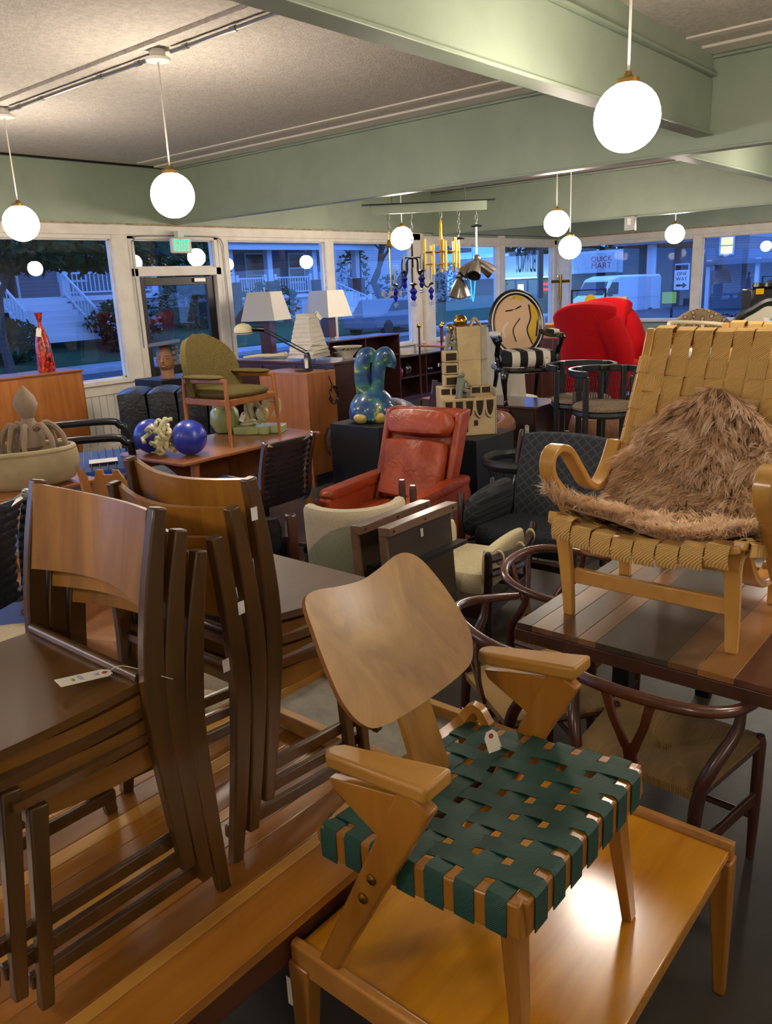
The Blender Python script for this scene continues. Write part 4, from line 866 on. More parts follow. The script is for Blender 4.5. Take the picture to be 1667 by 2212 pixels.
# ---- red leather recliner (local +x front)
t = thing('recliner', 'high backed red leather armchair with roll headrest', 'armchair', (3.92, 3.24, 0), radians(187), scale=(.92, .86, .91))
for s in (-1, 1):
    part('side_panel', MB().prismy([(-.40, .10), (.40, .10), (.43, .34), (.36, .37), (.44, .56), (.36, .575), (-.36, .61), (-.42, .5)], s*.36-.05, s*.36+.05), 'red_leather', t, bevel=.03, seg=3)
    part('arm_pad', MB().puff((.0, s*.355, .585), (.86, .125, .07), .3, 6), 'red_leather', t)
    part('back_wing', MB().prismy([(-.26, .40), (-.14, .40), (-.40, 1.08), (-.56, 1.08)], s*.315-.03, s*.315+.03), 'red_leather', t, bevel=.02, seg=3)
    part('welt', MB().tube([(.435, s*.405, .345), (.37, s*.412, .375), (.44, s*.412, .56)], .008, 6), 'red_leather', t)
part('seat_base', MB().box(-.36, .40, -.31, .31, .12, .33), 'red_leather', t, bevel=.02)
part('seat_cushion', MB().puff((.09, 0, .38), (.64, .60, .15), .35, 8), 'red_leather', t)
part('back_shell', MB().obox((-.36, 0, .74), (.07, .60, .74), rotm(0, radians(-21), 0)), 'red_leather', t, bevel=.02)
part('back_cushion', MB().puff((-.235, 0, .665), (.14, .56, .46), .35, 10, rotm(0, radians(-21), 0), warp=lambda p: (p.x+.012*sin(14*p.z+5*p.y)+.008*sin(23*p.y), p.y, p.z)), 'red_leather', t)
part('headrest', MB().puff((-.36, 0, .985), (.17, .60, .20), .55, 10, rotm(0, radians(-21), 0)), 'red_leather', t)
part('plinth', MB().box(-.34, .34, -.30, .30, 0, .12), 'rosewood', t)
M = Matrix.Translation((.14, .300, .56)) @ Matrix.Rotation(radians(8), 4, 'X') @ Matrix.Rotation(pi/2, 4, 'X')
price_tag(t, M, .115, .045)
# ---- teak desk
t = thing('desk', 'long teak writing desk holding a tweed armchair and ceramic sculptures', 'desk', (3.75, 4.74, 0))
part('desktop', MB().prismz([(-.66, -.37), (.64, -.37), (.66, .0), (.64, .37), (-.66, .37), (-.68, 0)], .705, .73), 'teak_x', t, bevel=.008, seg=3)
for s in (1,):
    cb = part('drawer_case', MB().box(s*.42-.17, s*.42+.17, -.30, .32, .34, .70), 'teak_x', t, bevel=.004)
    for k in range(3):
        dr = part('drawer', MB().box(s*.42-.155, s*.42+.155, -.315, -.30, .352+.115*k, .46+.115*k), 'teak_x', t, bevel=.003); part('pull', MB().box(s*.42-.05, s*.42+.05, -.325, -.315, .43+.115*k, .445+.115*k), 'teak', dr)
    part('drawer_case_edge', MB().box(s*.42-.175, s*.42-.165, -.32, .32, .335, .705), 'teak', t)
part('back_panel', MB().box(-.58, .58, .30, .32, .34, .70), 'teak_x', t)
for s in (-1, 1):
    for q in (-.28, .30): part('leg', MB().bar((s*.50, q, .34 if s > 0 else .705), (s*.56, q+q*.12, 0), .05, .04, .03, .025), 'teak', t)
# ---- tweed armchair standing on the desk
mt = fabric('tweed', '4c4124', '75673a', 70, stretch=(5, 5, .6), bump=.4)
t = thing('tweed_armchair', 'teak armchair with olive tweed seat and round back standing on the desk', 'chair', (3.85, 4.76, .73), radians(-86), scale=.97)
legs = {}
for s in (-1, 1):
    part('front_leg', MB().tube([(.245, s*.262, 0), (.24, s*.255, .3), (.235, s*.25, .50)], [.010, .018, .013], 8), 'teak', t)
    part('rear_leg', MB().tube([(-.245, s*.245, 0), (-.23, s*.245, .3), (-.215, s*.25, .52)], [.010, .018, .013], 8), 'teak', t)
    part('side_rail', MB().bar((-.23, s*.247, .325), (.24, s*.255, .325), .022, .05), 'teak', t, bevel=.008)
    part('arm_rail', MB().bar((-.215, s*.25, .475), (.235, s*.25, .485), .022, .035), 'teak', t, bevel=.008)
    part('arm_pad', MB().lathe([(.0, 0), (.9, 0), (1, .008), (.9, .02), (0, .024)], 20, (.01, s*.245, .495), sx=.20, sy=.075) if False else MB().puff((.0, s*.245, .508), (.40, .13, .03), .7, 6), 'tweed', t)
part('front_rail', MB().bar((.238, -.25, .325), (.238, .25, .325), .022, .05), 'teak', t, bevel=.008); part('rear_rail', MB().bar((-.23, -.245, .325), (-.23, .245, .325), .022, .05), 'teak', t, bevel=.008)
part('seat', MB().puff((.02, 0, .375), (.50, .48, .075), .62, 10), 'tweed', t)
def bk(u, v):
    a = (u-.5)*2.0; z = .36+.44*v; r = .27*(1 if v < .45 else sqrt(max(0.02, 1-((v-.45)/.56)**2)))
    return (-.215-.10*v+.10*(a*r/.27)**2, a*r, z)
part('backrest', MB().sheet(bk, 16, 14, .045), 'tweed', t)
# ---- blue double ball sculpture
plain('glaze_blue', '1f2d96', .35, c2='2c3cb0', nscale=7, coat=.3, bump=.15, bscale=18); plain('glaze_cream', 'c9c38f', .4, c2='b9b489', nscale=12, coat=.3)
t = thing('ceramic_sculpture', 'ceramic sculpture of two blue spheres joined by cream coils', 'sculpture', (3.28, 4.70, .73))
part('sphere', MB().ball((.03, -.13, .122), .122, 24, 14).lathe([(.022, 0), (.008, .022), (0, .03)], 10, (.065, -.245, .135), rotm(pi/2-.1, 0, .3)), 'glaze_blue', t)
part('sphere', MB().ball((-.06, .19, .12), .120, 24, 14), 'glaze_blue', t)
R = random.Random(4)
for k in range(30):
    p = V((-.06+R.uniform(-.09, .05), R.uniform(-.06, .16), R.uniform(.04, .22))); pts = [p]
    d = V((R.gauss(0, 1), R.gauss(0, 1), R.gauss(0, 1))).normalized()
    for j in range(6):
        d = (d+V((R.gauss(0, .9), R.gauss(0, .9), R.gauss(0, .9)))*.8).normalized(); q = pts[-1]+d*.03
        c = V((-.045, .05, .125)); v_ = q-c
        if v_.length > .15: q = c+v_.normalized()*.15
        q.z = max(.016, q.z); pts.append(q)
    part('coil', MB().tube(cr(pts, 4), .0145, 8), 'glaze_cream', t)
# ---- green ceramic sculpture with spike
plain('glaze_green', '8b9a5c', .35, c2='a3ad74', nscale=6, coat=.4); plain('glaze_pale', 'c4bb8c', .4, c2='a7a878', nscale=9, coat=.3)
t = thing('ceramic_sculpture', 'pale green ceramic sculpture with a spike and shell shapes at the desk end', 'sculpture', (4.12, 4.86, .73), radians(-56))
part('pot', MB().lathe([(.03, 0), (.08, .01), (.118, .08), (.11, .17), (.075, .215), (.05, .225)], 20, (-.22, .03, 0)), 'glaze_green', t)
part('frill', MB().tube(cr([(-.22+.07*cos(a), .03+.07*sin(a), .21+.014*sin(5*a)) for a in [2*pi*i/14 for i in range(14)]], 3, True), .02, 7, True), 'glaze_pale', t)
part('base', MB().prismz([(-.12, -.11), (.02, -.13), (.08, -.11), (.10, -.14), (.16, -.13), (.17, -.09), (.26, -.08), (.27, .06), (.1, .1), (-.1, .08)], 0, .06), 'glaze_green', t, bevel=.008)
part('spike', MB().lathe([(.034, 0), (.03, .08), (.022, .18), (.008, .28), (.002, .30)], 12, (-.03, .02, .06)), 'glaze_pale', t)
part('disc', MB().lathe([(.06, 0), (.068, .008), (.06, .016), (.05, .016), (.05, .024), (.066, .03), (.06, .04)], 18, (-.03, .02, .06)), 'glaze_pale', t)
part('shell', MB().ball((.10, -.02, .15), (.055, .055, .06), 14, 9), 'glaze_pale', t)
for a in range(6): part('spine', MB().lathe([(.018, 0), (.010, .045), (.002, .085)], 8, (.10, -.03, .10), rotm(pi/2+.3*sin(a), .5*a-1.2, .6*cos(a))), 'glaze_pale', t)
part('curl', MB().tube(cr([(.02, 0, .12), (.01, -.02, .2), (.05, -.01, .235), (.075, 0, .20)], 5), [.022]*16, 8), 'glaze_pale', t); part('curl', MB().tube(cr([(.11, .02, .19), (.16, .0, .26), (.21, 0, .25), (.22, .02, .19), (.19, .03, .12)], 5), [.03]*21, 8), 'glaze_pale', t)
M = Matrix.Translation((-.03, -.07, .17)) @ Matrix.Rotation(pi/2, 4, 'X') @ Matrix.Rotation(radians(-25), 4, 'Z')
price_tag(t, M, .075, .036)
# ---- thin ribbed office chair seen from behind
def ribbed_back(t, w, h, mat='black_leather'):
    part('back_sling', MB().sheet(lambda u, v: (-.02-.09*v*v+.012*cos((u-.5)*pi), (u-.5)*w, v*h), 4, 60, .012), mat, t) if False else None
    for k in range(int(h/.045)):
        z = .02+k*.045; part('rib', MB().puff((-.02-.09*(z/h)**2, 0, z), (.02, w, .043), .45, 4), mat, t)
t = thing('office_chair', 'black ribbed leather office chair with aluminium frame before the desk', 'office chair', (3.56, 4.13, .0), radians(91), scale=.94)
for k in range(11):
    z = .46+k*.042; part('rib', MB().puff((-.20-.10*((z-.46)/.45)**2, 0, z), (.022, .44, .052), .4, 4), 'black_leather', t)
for k in range(10): part('rib', MB().puff((-.16+.042*k, 0, .44), (.041, .44, .024), .45, 4), 'black_leather', t)
for s in (-1, 1):
    part('side_frame', MB().ribbon(cr([(.24, s*.235, .44), (-.1, s*.235, .425), (-.21, s*.235, .46), (-.25, s*.235, .7), (-.315, s*.235, .93)], 6), .032, .036), 'alu', t, bevel=.005)
    part('arm', MB().tube(cr([(.15, s*.25, .44), (.17, s*.27, .62), (.05, s*.275, .66), (-.2, s*.26, .64)], 5), .012, 6), 'alu', t)
part('back_spreader', MB().tube(cr([(-.29, -.23, .90), (-.27, 0, .855), (-.29, .23, .90)], 6), .017, 8), 'alu', t)
part('column', MB().tube([(0, 0, .12), (0, 0, .43)], .025, 10), 'black_paint', t)
for k in range(5): part('base_arm', MB().bar((0, 0, .12), (.29*cos(2*pi*k/5), .29*sin(2*pi*k/5), .075), .05, .035, .03, .025), 'alu', t); part('caster', MB().ball((.29*cos(2*pi*k/5), .29*sin(2*pi*k/5), .035), .035, 10, 7), 'black_rubber', t)
# ---- black leather armchair with wooden corner posts
t = thing('post_armchair', 'black leather armchair with square cherry corner posts', 'armchair', (2.86, 3.74, 0), radians(-24))
for sx in (-1, 1):
    for sy in (-1, 1): part('corner_post', MB().bar((sx*.33, sy*.33, 0), (sx*.33, sy*.33, .56 if sx > 0 else .60), .062, .062), 'cherry_edge' if False else 'mahogany', t, bevel=.012)
part('seat_cushion', MB().puff((.06, 0, .33), (.66, .58, .17), .3, 8), 'black_leather', t); part('back_cushion', MB().puff((-.28, 0, .60), (.20, .66, .48), .35, 8, rotm(0, radians(-12), 0)), 'black_leather', t)
for s in (-1, 1): part('arm_cushion', MB().puff((.0, s*.30, .45), (.56, .09, .22), .3, 6), 'black_leather', t); part('side_rail', MB().bar((-.33, s*.33, .24), (.33, s*.33, .24), .03, .07), 'mahogany', t)
part('front_rail', MB().bar((.33, -.33, .2), (.33, .33, .2), .03, .07), 'mahogany', t); part('rear_rail', MB().bar((-.33, -.33, .45), (-.33, .33, .45), .03, .07), 'mahogany', t)
# small notched plywood chairs peeping above the stack
wood('pine', '9a6430', 'b57c42', 'z', 14, .1, .4, .2)
def notch_chair(label, loc, rz):
    t = thing('notched_chair', label, 'chair', loc, rz, 'plywood chairs with notched back boards')
    for s in (-1, 1):
        part('side_board', MB().prismy([(-.22, 0), (-.16, 0), (-.12, .42), (.16, .42), (.17, 0), (.22, 0), (.22, .46), (-.10, .48), (-.17, .80), (-.24, .88), (-.22, .7), (-.26, .62), (-.19, .5)], s*.20-.01, s*.20+.01), 'pine', t, bevel=.003)
    part('back_board', MB().prism([(-.11, .5), (.11, .5), (.11, .78), (.07, .86), (.03, .86), (.03, .83), (-.03, .83), (-.03, .86), (-.07, .86), (-.11, .78)], lambda a, b: (-.16-.22*(b-.5), a, b), lambda a, b: (-.175-.22*(b-.5), a, b)), 'pine', t, bevel=.003)
    part('seat', MB().box(-.16, .22, -.21, .21, .42, .438), 'pine', t, bevel=.004)
    return t
nc = notch_chair('notched plywood chair behind the left stack, beside the ribbed black chair', (1.78, 3.98, .02), radians(25))
dup(nc, (2.14, 3.66, .02), radians(25), 'notched plywood chair peeping between the two chair stacks')
dup(nc, (2.62, 4.22, .0), radians(25), 'notched plywood chair beside the black leather armchair, in front of the desk')
# ---- teak cabinet, rosewood cabinet
t = thing('cabinet', 'upright teak cabinet with a black desk lamp on top', 'cabinet', (5.14, 5.23, 0))
part('carcass', MB().box(0, .36, 0, .64, .12, 1.065), 'teak', t, bevel=.003); part('door', MB().box(-.012, -.001, .018, .622, .14, 1.045), 'teak', t, bevel=.003); part('door_frame', MB().box(-.014, 0, 0, .018, .12, 1.065).box(-.014, 0, .622, .64, .12, 1.065).box(-.014, 0, .018, .622, 1.045, 1.065), 'teak_y', t)
for x in (.03, .33):
    for y in (.04, .60): part('leg', MB().bar((x, y, .12), (x, y, 0), .04, .04, .03, .03), 'teak', t)
t = thing('cabinet', 'dark rosewood cabinet behind the teak cabinet, carrying a white paper lamp', 'cabinet', (5.56, 5.30, 0))
part('carcass', MB().box(0, .45, 0, 1.5, .1, 1.10), 'rosewood', t, bevel=.003); part('top', MB().box(-.01, .46, -.01, 1.51, 1.10, 1.12), 'rosewood_top', t, bevel=.003)
for k in range(3): part('door', MB().box(-.015, -.001, .02+.49*k, .48+.49*k, .13, 1.07), 'rosewood', t, bevel=.003)
t = thing('sideboard', 'low rosewood sideboard under the window with the left white lampshade', 'sideboard', (6.65, 7.82, 0))
part('carcass', MB().box(0, 1.45, 0, .45, .15, .95), 'rosewood', t, bevel=.003); part('top', MB().box(-.01, 1.46, -.01, .46, .95, .97), 'rosewood_top', t, bevel=.003)
for k in range(3): part('door', MB().box(.02+.475*k, .48+.475*k, -.012, -.001, .18, .92), 'rosewood', t, bevel=.003)
for x in (.05, 1.4):
    for y in (.05, .4): part('leg', MB().bar((x, y, .15), (x, y, 0), .04, .04), 'rosewood', t)
# ---- desk lamp
plain('lamp_cream', 'cfc2a0', .45); plain('gloss_black', '0d0d0f', .3)
t = thing('desk_lamp', 'black swing arm desk lamp with a cream dome head on the teak cabinet', 'desk lamp', (5.34, 5.42, 1.065))
u = V((-.42, .55, 0)).normalized()
part('base', MB().lathe([(.085, 0), (.085, .014), (.03, .018)], 20, (-.03, .03, 0)), 'gloss_black', t); part('body', MB().tube([(0, 0, .015), (0, 0, .07), (0, 0, .14), (0, 0, .17)], [.04, .036, .033, .02], 14), 'gloss_black', t)
e1 = V((0, 0, .15)); e2 = e1+u*.40+V((0, 0, .235))
part('arm', MB().tube([e1, e2], .007, 8), 'gloss_black', t); part('arm', MB().tube([e1+V((0, 0, .03)), e2+V((0, 0, .03))], .005, 8), 'gloss_black', t)
part('joint', MB().tube([e2-u*.02+V((0, 0, .01)), e2+u*.09+V((0, 0, .02))], .025, 10), 'gloss_black', t)
hd_ = e2+u*.18+V((0, 0, .0)); part('shade', MB().lathe([(.085, -.01), (.087, .0), (.08, .035), (.055, .06), (.01, .075)], 20, tuple(hd_)), 'lamp_cream', t); part('shade_ring', MB().lathe([(.07, -.025), (.088, -.025), (.088, -.02), (.07, -.02)], 20, tuple(hd_)), 'lamp_cream', t)
M = Matrix.Translation((-.05, -.03, .12)) @ Matrix.Rotation(radians(-50), 4, 'Z') @ Matrix.Rotation(pi/2, 4, 'X'); price_tag(t, M, .09, .03, ())
cc = V((.09, -.19, -.22)); pts = [V((.02, -.04, .03)), V((.05, -.1, .04)), V((.07, -.165, .01)), V((.08, -.20, -.1))]
for k in range(40): a = 2*pi*k/14; pts.append(cc+V((.065*cos(a)*.8+.01*sin(k), -.025-.008*(k % 3), .085*sin(a)-.02*(k % 2)*.3)))
part('cord', MB().tube(cr(pts, 3), .005, 6), 'gloss_black', t)
# ---- paper lamp
t = thing('paper_lamp', 'tapered white paper lantern lamp on the rosewood cabinet', 'lamp', (5.72, 5.78, 1.12))
m = MB(); n = 10; R = random.Random(8); rings = []
for k in range(n+1):
    w_ = .155-.085*k/n; z = .03+.42*k/n; tw = .12+R.gauss(0, .05)
    rings.append([V((w_*sqrt(2)*cos(a+tw)*(1+R.gauss(0, .015)), w_*sqrt(2)*sin(a+tw)*(1+R.gauss(0, .015)), z+R.gauss(0, .004))) for a in [pi/4+pi/2*i for i in range(4)]])
    if k < n: rings.append([p*1 for p in [V((w_*.93*sqrt(2)*cos(a+tw), w_*.93*sqrt(2)*sin(a+tw), z+.022)) for a in [pi/4+pi/2*i for i in range(4)]]])
vs_ = [p for r in rings for p in r]; L = len(rings)
part('paper_shade', m.add(vs_, [(i*4+k, i*4+(k+1) % 4, (i+1)*4+(k+1) % 4, (i+1)*4+k) for i in range(L-1) for k in range(4)]+[(0, 3, 2, 1), tuple((L-1)*4+k for k in range(4))]), 'white_paper', t, smooth=0)
for k in range(3): part('wire_foot', MB().tube([(.08*cos(2.1*k), .08*sin(2.1*k), 0), (.05*cos(2.1*k), .05*sin(2.1*k), .04)], .004, 5), 'black_paint', t)
M = Matrix.Translation((.08, -.05, .46)) @ Matrix.Rotation(radians(-50), 4, 'Z') @ Matrix.Rotation(pi/2.3, 4, 'X') @ Matrix.Rotation(radians(35), 4, 'Z'); price_tag(t, M, .09, .035, ())
plain('bowl_white', 'c8c3b4', .4); stripes('bowl_band', 'c8c3b4', '4a3428', 'x', 12, .5)
t = thing('bowl', 'white footed bowl with dark tally stripes beside the paper lamp', 'bowl', (5.98, 5.50, 1.12)); part('dish', MB().lathe([(.05, 0), (.055, .02), (.12, .09), (.15, .115), (.142, .118), (.11, .095), (.04, .03)], 24), 'bowl_white', t); part('band', MB().lathe([(.118, .085), (.123, .088), (.139, .103), (.134, .104)], 24), 'bowl_band', t)
plain('bone', 'd8cdb0', .6)
one('driftwood', MB().tube(cr([(-.2, 0, .02), (-.05, .02, .03), (.1, -.01, .028), (.22, .0, .03)], 5), [.012, .014, .016, .017, .018, .02, .02, .02, .022, .022, .02, .02, .02, .025, .028, .03], 7).ball((.235, .02, .035), .028, 8, 6).ball((.235, -.02, .03), .025, 8, 6), 'bone', 'bone-like branch lying at the left end of the rosewood cabinet', 'branch', (5.70, 6.45, 1.12), radians(-50))
# ---- lamps with tapered square shades
fabric('shade_linen', 'd6d2c8', 'cbc6bb', 200, bump=.1)
def table_lamp(label, loc, hc, rz):
    t = thing('table_lamp', label, 'table lamp', loc, rz, 'table lamps with tapered white shades')
    part('foot', MB().box(-.06, .06, -.06, .06, 0, .035), 'chrome', t, bevel=.003); part('column', MB().box(-.075, .075, -.075, .075, .035, hc+.02), 'rosewood_top' if False else 'mahogany', t, bevel=.004)
    part('neck', MB().tube([(0, 0, hc), (0, 0, hc+.40)], .008, 6), 'chrome', t); part('finial', MB().ball((0, 0, hc+.385), .014, 8, 6), 'chrome', t)
    a, b_ = .245, .165; m = MB(); z0, z1 = hc-.02, hc+.34
    o_ = [V((s1*a, s2*a, z0)) for s1, s2 in ((-1, -1), (1, -1), (1, 1), (-1, 1))]; u_ = [V((s1*b_, s2*b_, z1)) for s1, s2 in ((-1, -1), (1, -1), (1, 1), (-1, 1))]; k = .985
    m.add(o_+u_+[V((p.x*k, p.y*k, p.z)) for p in o_]+[V((p.x*k, p.y*k, p.z)) for p in u_], [(i, (i+1) % 4, 4+(i+1) % 4, 4+i) for i in range(4)]+[(8+(i+1) % 4, 8+i, 12+i, 12+(i+1) % 4) for i in range(4)]+[(i, 8+i, 8+(i+1) % 4, (i+1) % 4) for i in range(4)]+[(4+i, 4+(i+1) % 4, 12+(i+1) % 4, 12+i) for i in range(4)])
    part('lamp_shade', m, 'shade_linen', t, smooth=0)
table_lamp('left table lamp with tapered white shade on the low sideboard', (7.30, 8.12, .97), .48, radians(20))
table_lamp('right table lamp with tapered white shade above the dark bookcase', (8.42, 8.08, 1.10), .33, 0)
# ---- bookcases with pots
def bookcase(label, x0, x1, y0, y1, z1, cols, shelf, rz=0):
    t = thing('bookcase', label, 'bookcase', (x0, y0, 0)); w, d = x1-x0, y1-y0
    part('side', MB().box(0, .022, 0, d, .06, z1), 'rosewood', t); part('side', MB().box(w-.022, w, 0, d, .06, z1), 'rosewood', t); part('top', MB().box(-.004, w+.004, -.004, d, z1, z1+.022), 'rosewood_top', t, bevel=.003); part('bottom', MB().box(.022, w-.022, 0, d, .06, .085), 'rosewood', t); part('back', MB().box(.022, w-.022, d-.012, d, .085, z1), 'rosewood', t)
    part('plinth', MB().box(.03, w-.03, .03, d-.03, 0, .06), 'rosewood', t)
    for k in range(1, cols): part('divider', MB().box(w*k/cols-.01, w*k/cols+.01, 0, d-.012, .085, z1), 'rosewood', t)
    for k in range(cols): part('shelf', MB().box(w*k/cols+.022, w*(k+1)/cols-.022, .01, d-.012, shelf-.01, shelf+.01), 'rosewood', t)
bookcase('taller dark rosewood bookcase beneath the right white lampshade', 8.15, 9.72, 7.85, 8.27, 1.07, 2, .78)
bookcase('lower dark rosewood bookcase holding red and black vases', 9.72, 12.1, 7.95, 8.35, .70, 3, .38)
plain('glaze_red', '6e1d18', .2, coat=.6); plain('glaze_black', '1d1613', .18, coat=.7)
def pot(name, label, loc, prof, mat, cat='vase', group=None): return one(name, MB().lathe(prof, 20), mat, label, cat, loc, 0, group)
pot('vase', 'small dark red vase in the low bookcase', (9.95, 8.08, .39), [(.05, 0), (.08, .06), (.07, .13), (.04, .16), (.05, .19)], 'glaze_red')
pot('vase', 'glossy black vase beside the small red vase', (10.2, 8.12, .39), [(.05, 0), (.09, .07), (.09, .13), (.05, .18), (.055, .2)], 'glaze_black')
pot('bowl', 'dark glazed bowl in the low bookcase, left of the wider one', (10.75, 8.1, .39), [(.05, 0), (.08, .05), (.07, .08), (.06, .08)], 'glaze_black', 'bowl')
pot('bowl', 'wide dark glazed bowl in the right end of the low bookcase', (11.1, 8.12, .39), [(.08, 0), (.14, .06), (.13, .12), (.12, .12)], 'glaze_black', 'bowl')
pot('bowl', 'pale footed bowl inside the taller bookcase', (8.55, 8.0, .79), [(.05, 0), (.035, .03), (.09, .1), (.105, .12), (.095, .12), (.03, .05)], 'bowl_white', 'bowl')
pot('tray', 'shallow round cream dish on top of the low bookcase', (10.15, 8.15, .722), [(.17, 0), (.185, .01), (.185, .085), (.175, .085), (.17, .02)], 'bowl_white', 'dish')
# ================================================================== PEDESTALS, SCULPTURES, FAR CHAIRS
def pedestal(label, x0, x1, y0, y1, z): return one('pedestal', MB().box(0, x1-x0, 0, y1-y0, 0, z), 'black_paint', label, 'pedestal', (x0, y0, 0), bevel=.004)
pedestal('black display pedestal under the blue and yellow ceramic figure', 4.56, 5.02, 3.93, 4.43, .765)
pedestal('black display pedestal under the clay building sculpture', 4.55, 5.04, 3.03, 3.55, .745)
pedestal('black display pedestal with a ceramic head, by the exit door', 5.05, 5.75, 7.35, 7.85, .93)
# ---- blue and yellow glazed figure
mt, nt, b = newmat('splash_glaze'); tc = N(nt, 'ShaderNodeTexCoord'); nz = N(nt, 'ShaderNodeTexNoise', i={'Scale': 7.5, 'Detail': 5, 'Distortion': 1.2}); nt.links.new(tc.outputs['Object'], nz.inputs['Vector'])
rp = N(nt, 'ShaderNodeValToRGB'); e = rp.color_ramp.elements; e[0].position = .36; e[0].color = lin('1b3a78'); e[1].position = .66; e[1].color = lin('b9a24c')
k = e.new(.48); k.color = lin('24507e'); k = e.new(.54); k.color = lin('2f6a72'); k = e.new(.60); k.color = lin('3d7a6a'); k = e.new(.63); k.color = lin('b9a24c')
nt.links.new(nz.outputs[0], rp.inputs[0]); nt.links.new(rp.outputs[0], b.inputs['Base Color']); b.inputs['Roughness'].default_value = .3; b.inputs['Coat Weight'].default_value = .4
plain('glaze_yellow', 'b39a48', .35, c2='c2ab5c', nscale=10, coat=.3)
t = thing('ceramic_figure', 'blue and yellow glazed ceramic figure with two tall rounded horns', 'sculpture', (4.79, 4.17, .765), radians(-45))
# local: x right in view, y away
part('torso', MB().lathe([(.14, 0), (.185, .03), (.19, .08), (.175, .15), (.135, .21), (.09, .25), (.06, .27)], 24, sx=1.0, sy=.8), 'splash_glaze', t)
part('haunch', MB().ball((-.085, -.06, .075), (.095, .085, .09), 16, 10), 'splash_glaze', t); part('haunch', MB().ball((.075, -.065, .075), (.10, .085, .09), 16, 10), 'splash_glaze', t)
part('yellow_patch', MB().ball((-.10, -.10, .05), (.062, .055, .05), 14, 9), 'glaze_yellow', t); part('yellow_patch', MB().ball((.05, -.105, .05), (.065, .055, .055), 14, 9), 'glaze_yellow', t)
part('horn', MB().tube(cr([(-.055, 0, .20), (-.07, 0, .34), (-.065, 0, .45), (-.04, .0, .515), (.0, .01, .52), (.01, .015, .47)], 6), [.062]*20+[.055]*11, 14), 'splash_glaze', t)
part('horn', MB().tube(cr([(.035, -.01, .20), (.05, -.015, .34), (.065, -.02, .44), (.085, -.02, .51), (.13, -.01, .52), (.155, 0, .46), (.145, 0, .42)], 6), [.055]*24+[.05]*13, 14), 'splash_glaze', t)
part('foot', MB().ball((.19, .02, .06), (.055, .05, .04), 12, 8), 'splash_glaze', t)
# ---- clay building sculpture
plain('stoneware', 'a8926a', .75, c2='baa67e', nscale=5, bump=.3, bscale=16); plain('stoneware_grey', '8f8a7c', .75, c2='a09a88', nscale=6, bump=.3, bscale=16); plain('dark_hole', '24180f', .8); plain('verdigris', '5f7a74', .5, c2='7b6a56', nscale=10); plain('clay_brown', '6a4a38', .6)
t = thing('clay_building', 'beige clay building sculpture with arched niches, tower and small blue figures', 'sculpture', (4.77, 3.27, .745), radians(-42), scale=.94)
W, Dp = .20, .13
part('base_block', MB().prismx([(-Dp, 0), (Dp, 0), (Dp, .36), (-.02, .36), (-.02, .30), (-.06, .30), (-Dp, .27)], -W, W), 'stoneware', t, bevel=.006)
part('side_slab', MB().box(W, W+.012, -Dp, Dp, 0, .35), 'stoneware_grey', t, bevel=.004)
for k in range(5):
    x = -W+.043+.0785*k
    nic = part('niche', MB().prism([(-.03, .0), (-.018, -.045), (0, -.06), (.018, -.045), (.03, 0), (.032, .06), (-.032, .06)], lambda a, c_, x=x: (x+a, -Dp-.006, .205+c_), lambda a, c_, x=x: (x+a, -Dp+.002, .205+c_)), 'dark_hole', t); part('niche_rim', MB().tube(cr([(x+a, -Dp-.008, .205+c_) for a, c_ in ((-.036, .062), (-.033, 0), (-.02, -.048), (0, -.065), (.02, -.048), (.033, 0), (.036, .062))], 3), .009, 6), 'stoneware', t)
part('top_lip', MB().box(-W-.004, W+.004, -Dp-.012, -Dp+.02, .262, .285), 'stoneware', t, bevel=.006)
for k in range(5):
    x = -W+.045+.0775*k; part('pigeonhole', MB().box(x-.03, x+.03, -.028, -.021, .308, .348), 'dark_hole', t)
    part('pigeonhole_divider', MB().box(x+.033, x+.043, -.04, -.02, .30, .358), 'stoneware', t)
part('window', MB().box(.035, .065, -Dp-.004, -Dp, .075, .115), 'dark_hole', t); part('window', MB().box(-.035, -.012, -Dp-.004, -Dp, .03, .115), 'dark_hole', t)
part('tower', MB().box(-.055, .125, -.015, Dp, .36, .80), 'stoneware', t, bevel=.006); part('tower_side', MB().box(.125, .175, -.005, Dp, .36, .80), 'stoneware_grey', t, bevel=.006); part('tower_joint', MB().box(-.058, .178, -.018, Dp+.003, .555, .561), 'stoneware_grey', t)
part('gable', MB().bar((.05, .03, .80), (.09, .03, .86), .06, .014).bar((.09, .03, .86), (.145, .03, .79), .06, .014), 'stoneware', t)
for k in range(3):
    z = .365+.09*k; w_ = .105-.012*k; q = part('shelf_box', MB().box(-.16, -.055, -.02, .08, z, z+.085), 'stoneware', t, bevel=.006); part('shelf_void', MB().box(-.145, -.066, -.024, -.018, z+.014, z+.068), 'dark_hole', q)
plain('gold_leaf', 'b8933c', .12, 1)
part('gold_ball', MB().ball((-.015, .05, .838), .052, 18, 11), 'gold_leaf', t)
def figure(c, s):
    m = MB(); c = V(c)
    m.tube([c+V((-.03, -.02, 0))*s, c+V((-.02, -.01, .05))*s, c+V((-.01, 0, .09))*s, c+V((-.005, 0, .13))*s], [.014*s, .017*s, .025*s, .015*s], 8).ball(c+V((-.005, -.004, .155))*s, .02*s, 10, 7)
    m.tube([c+V((.03, -.03, 0))*s, c+V((.03, -.04, .045))*s, c+V((.0, 0, .06))*s], [.014*s, .016*s, .018*s], 8).tube([c+V((.02, 0, .115))*s, c+V((.045, -.03, .08))*s, c+V((.01, -.045, .09))*s], [.011*s]*3, 6)
    return m
part('embracing_figures', figure((-.035, -.085, .285), 1.1).ball((-.06, -.085, .45), .016, 8, 6).tube([(-.075, -.08, .285), (-.07, -.085, .36), (-.062, -.085, .43)], [.014, .022, .014], 8), 'verdigris', t)
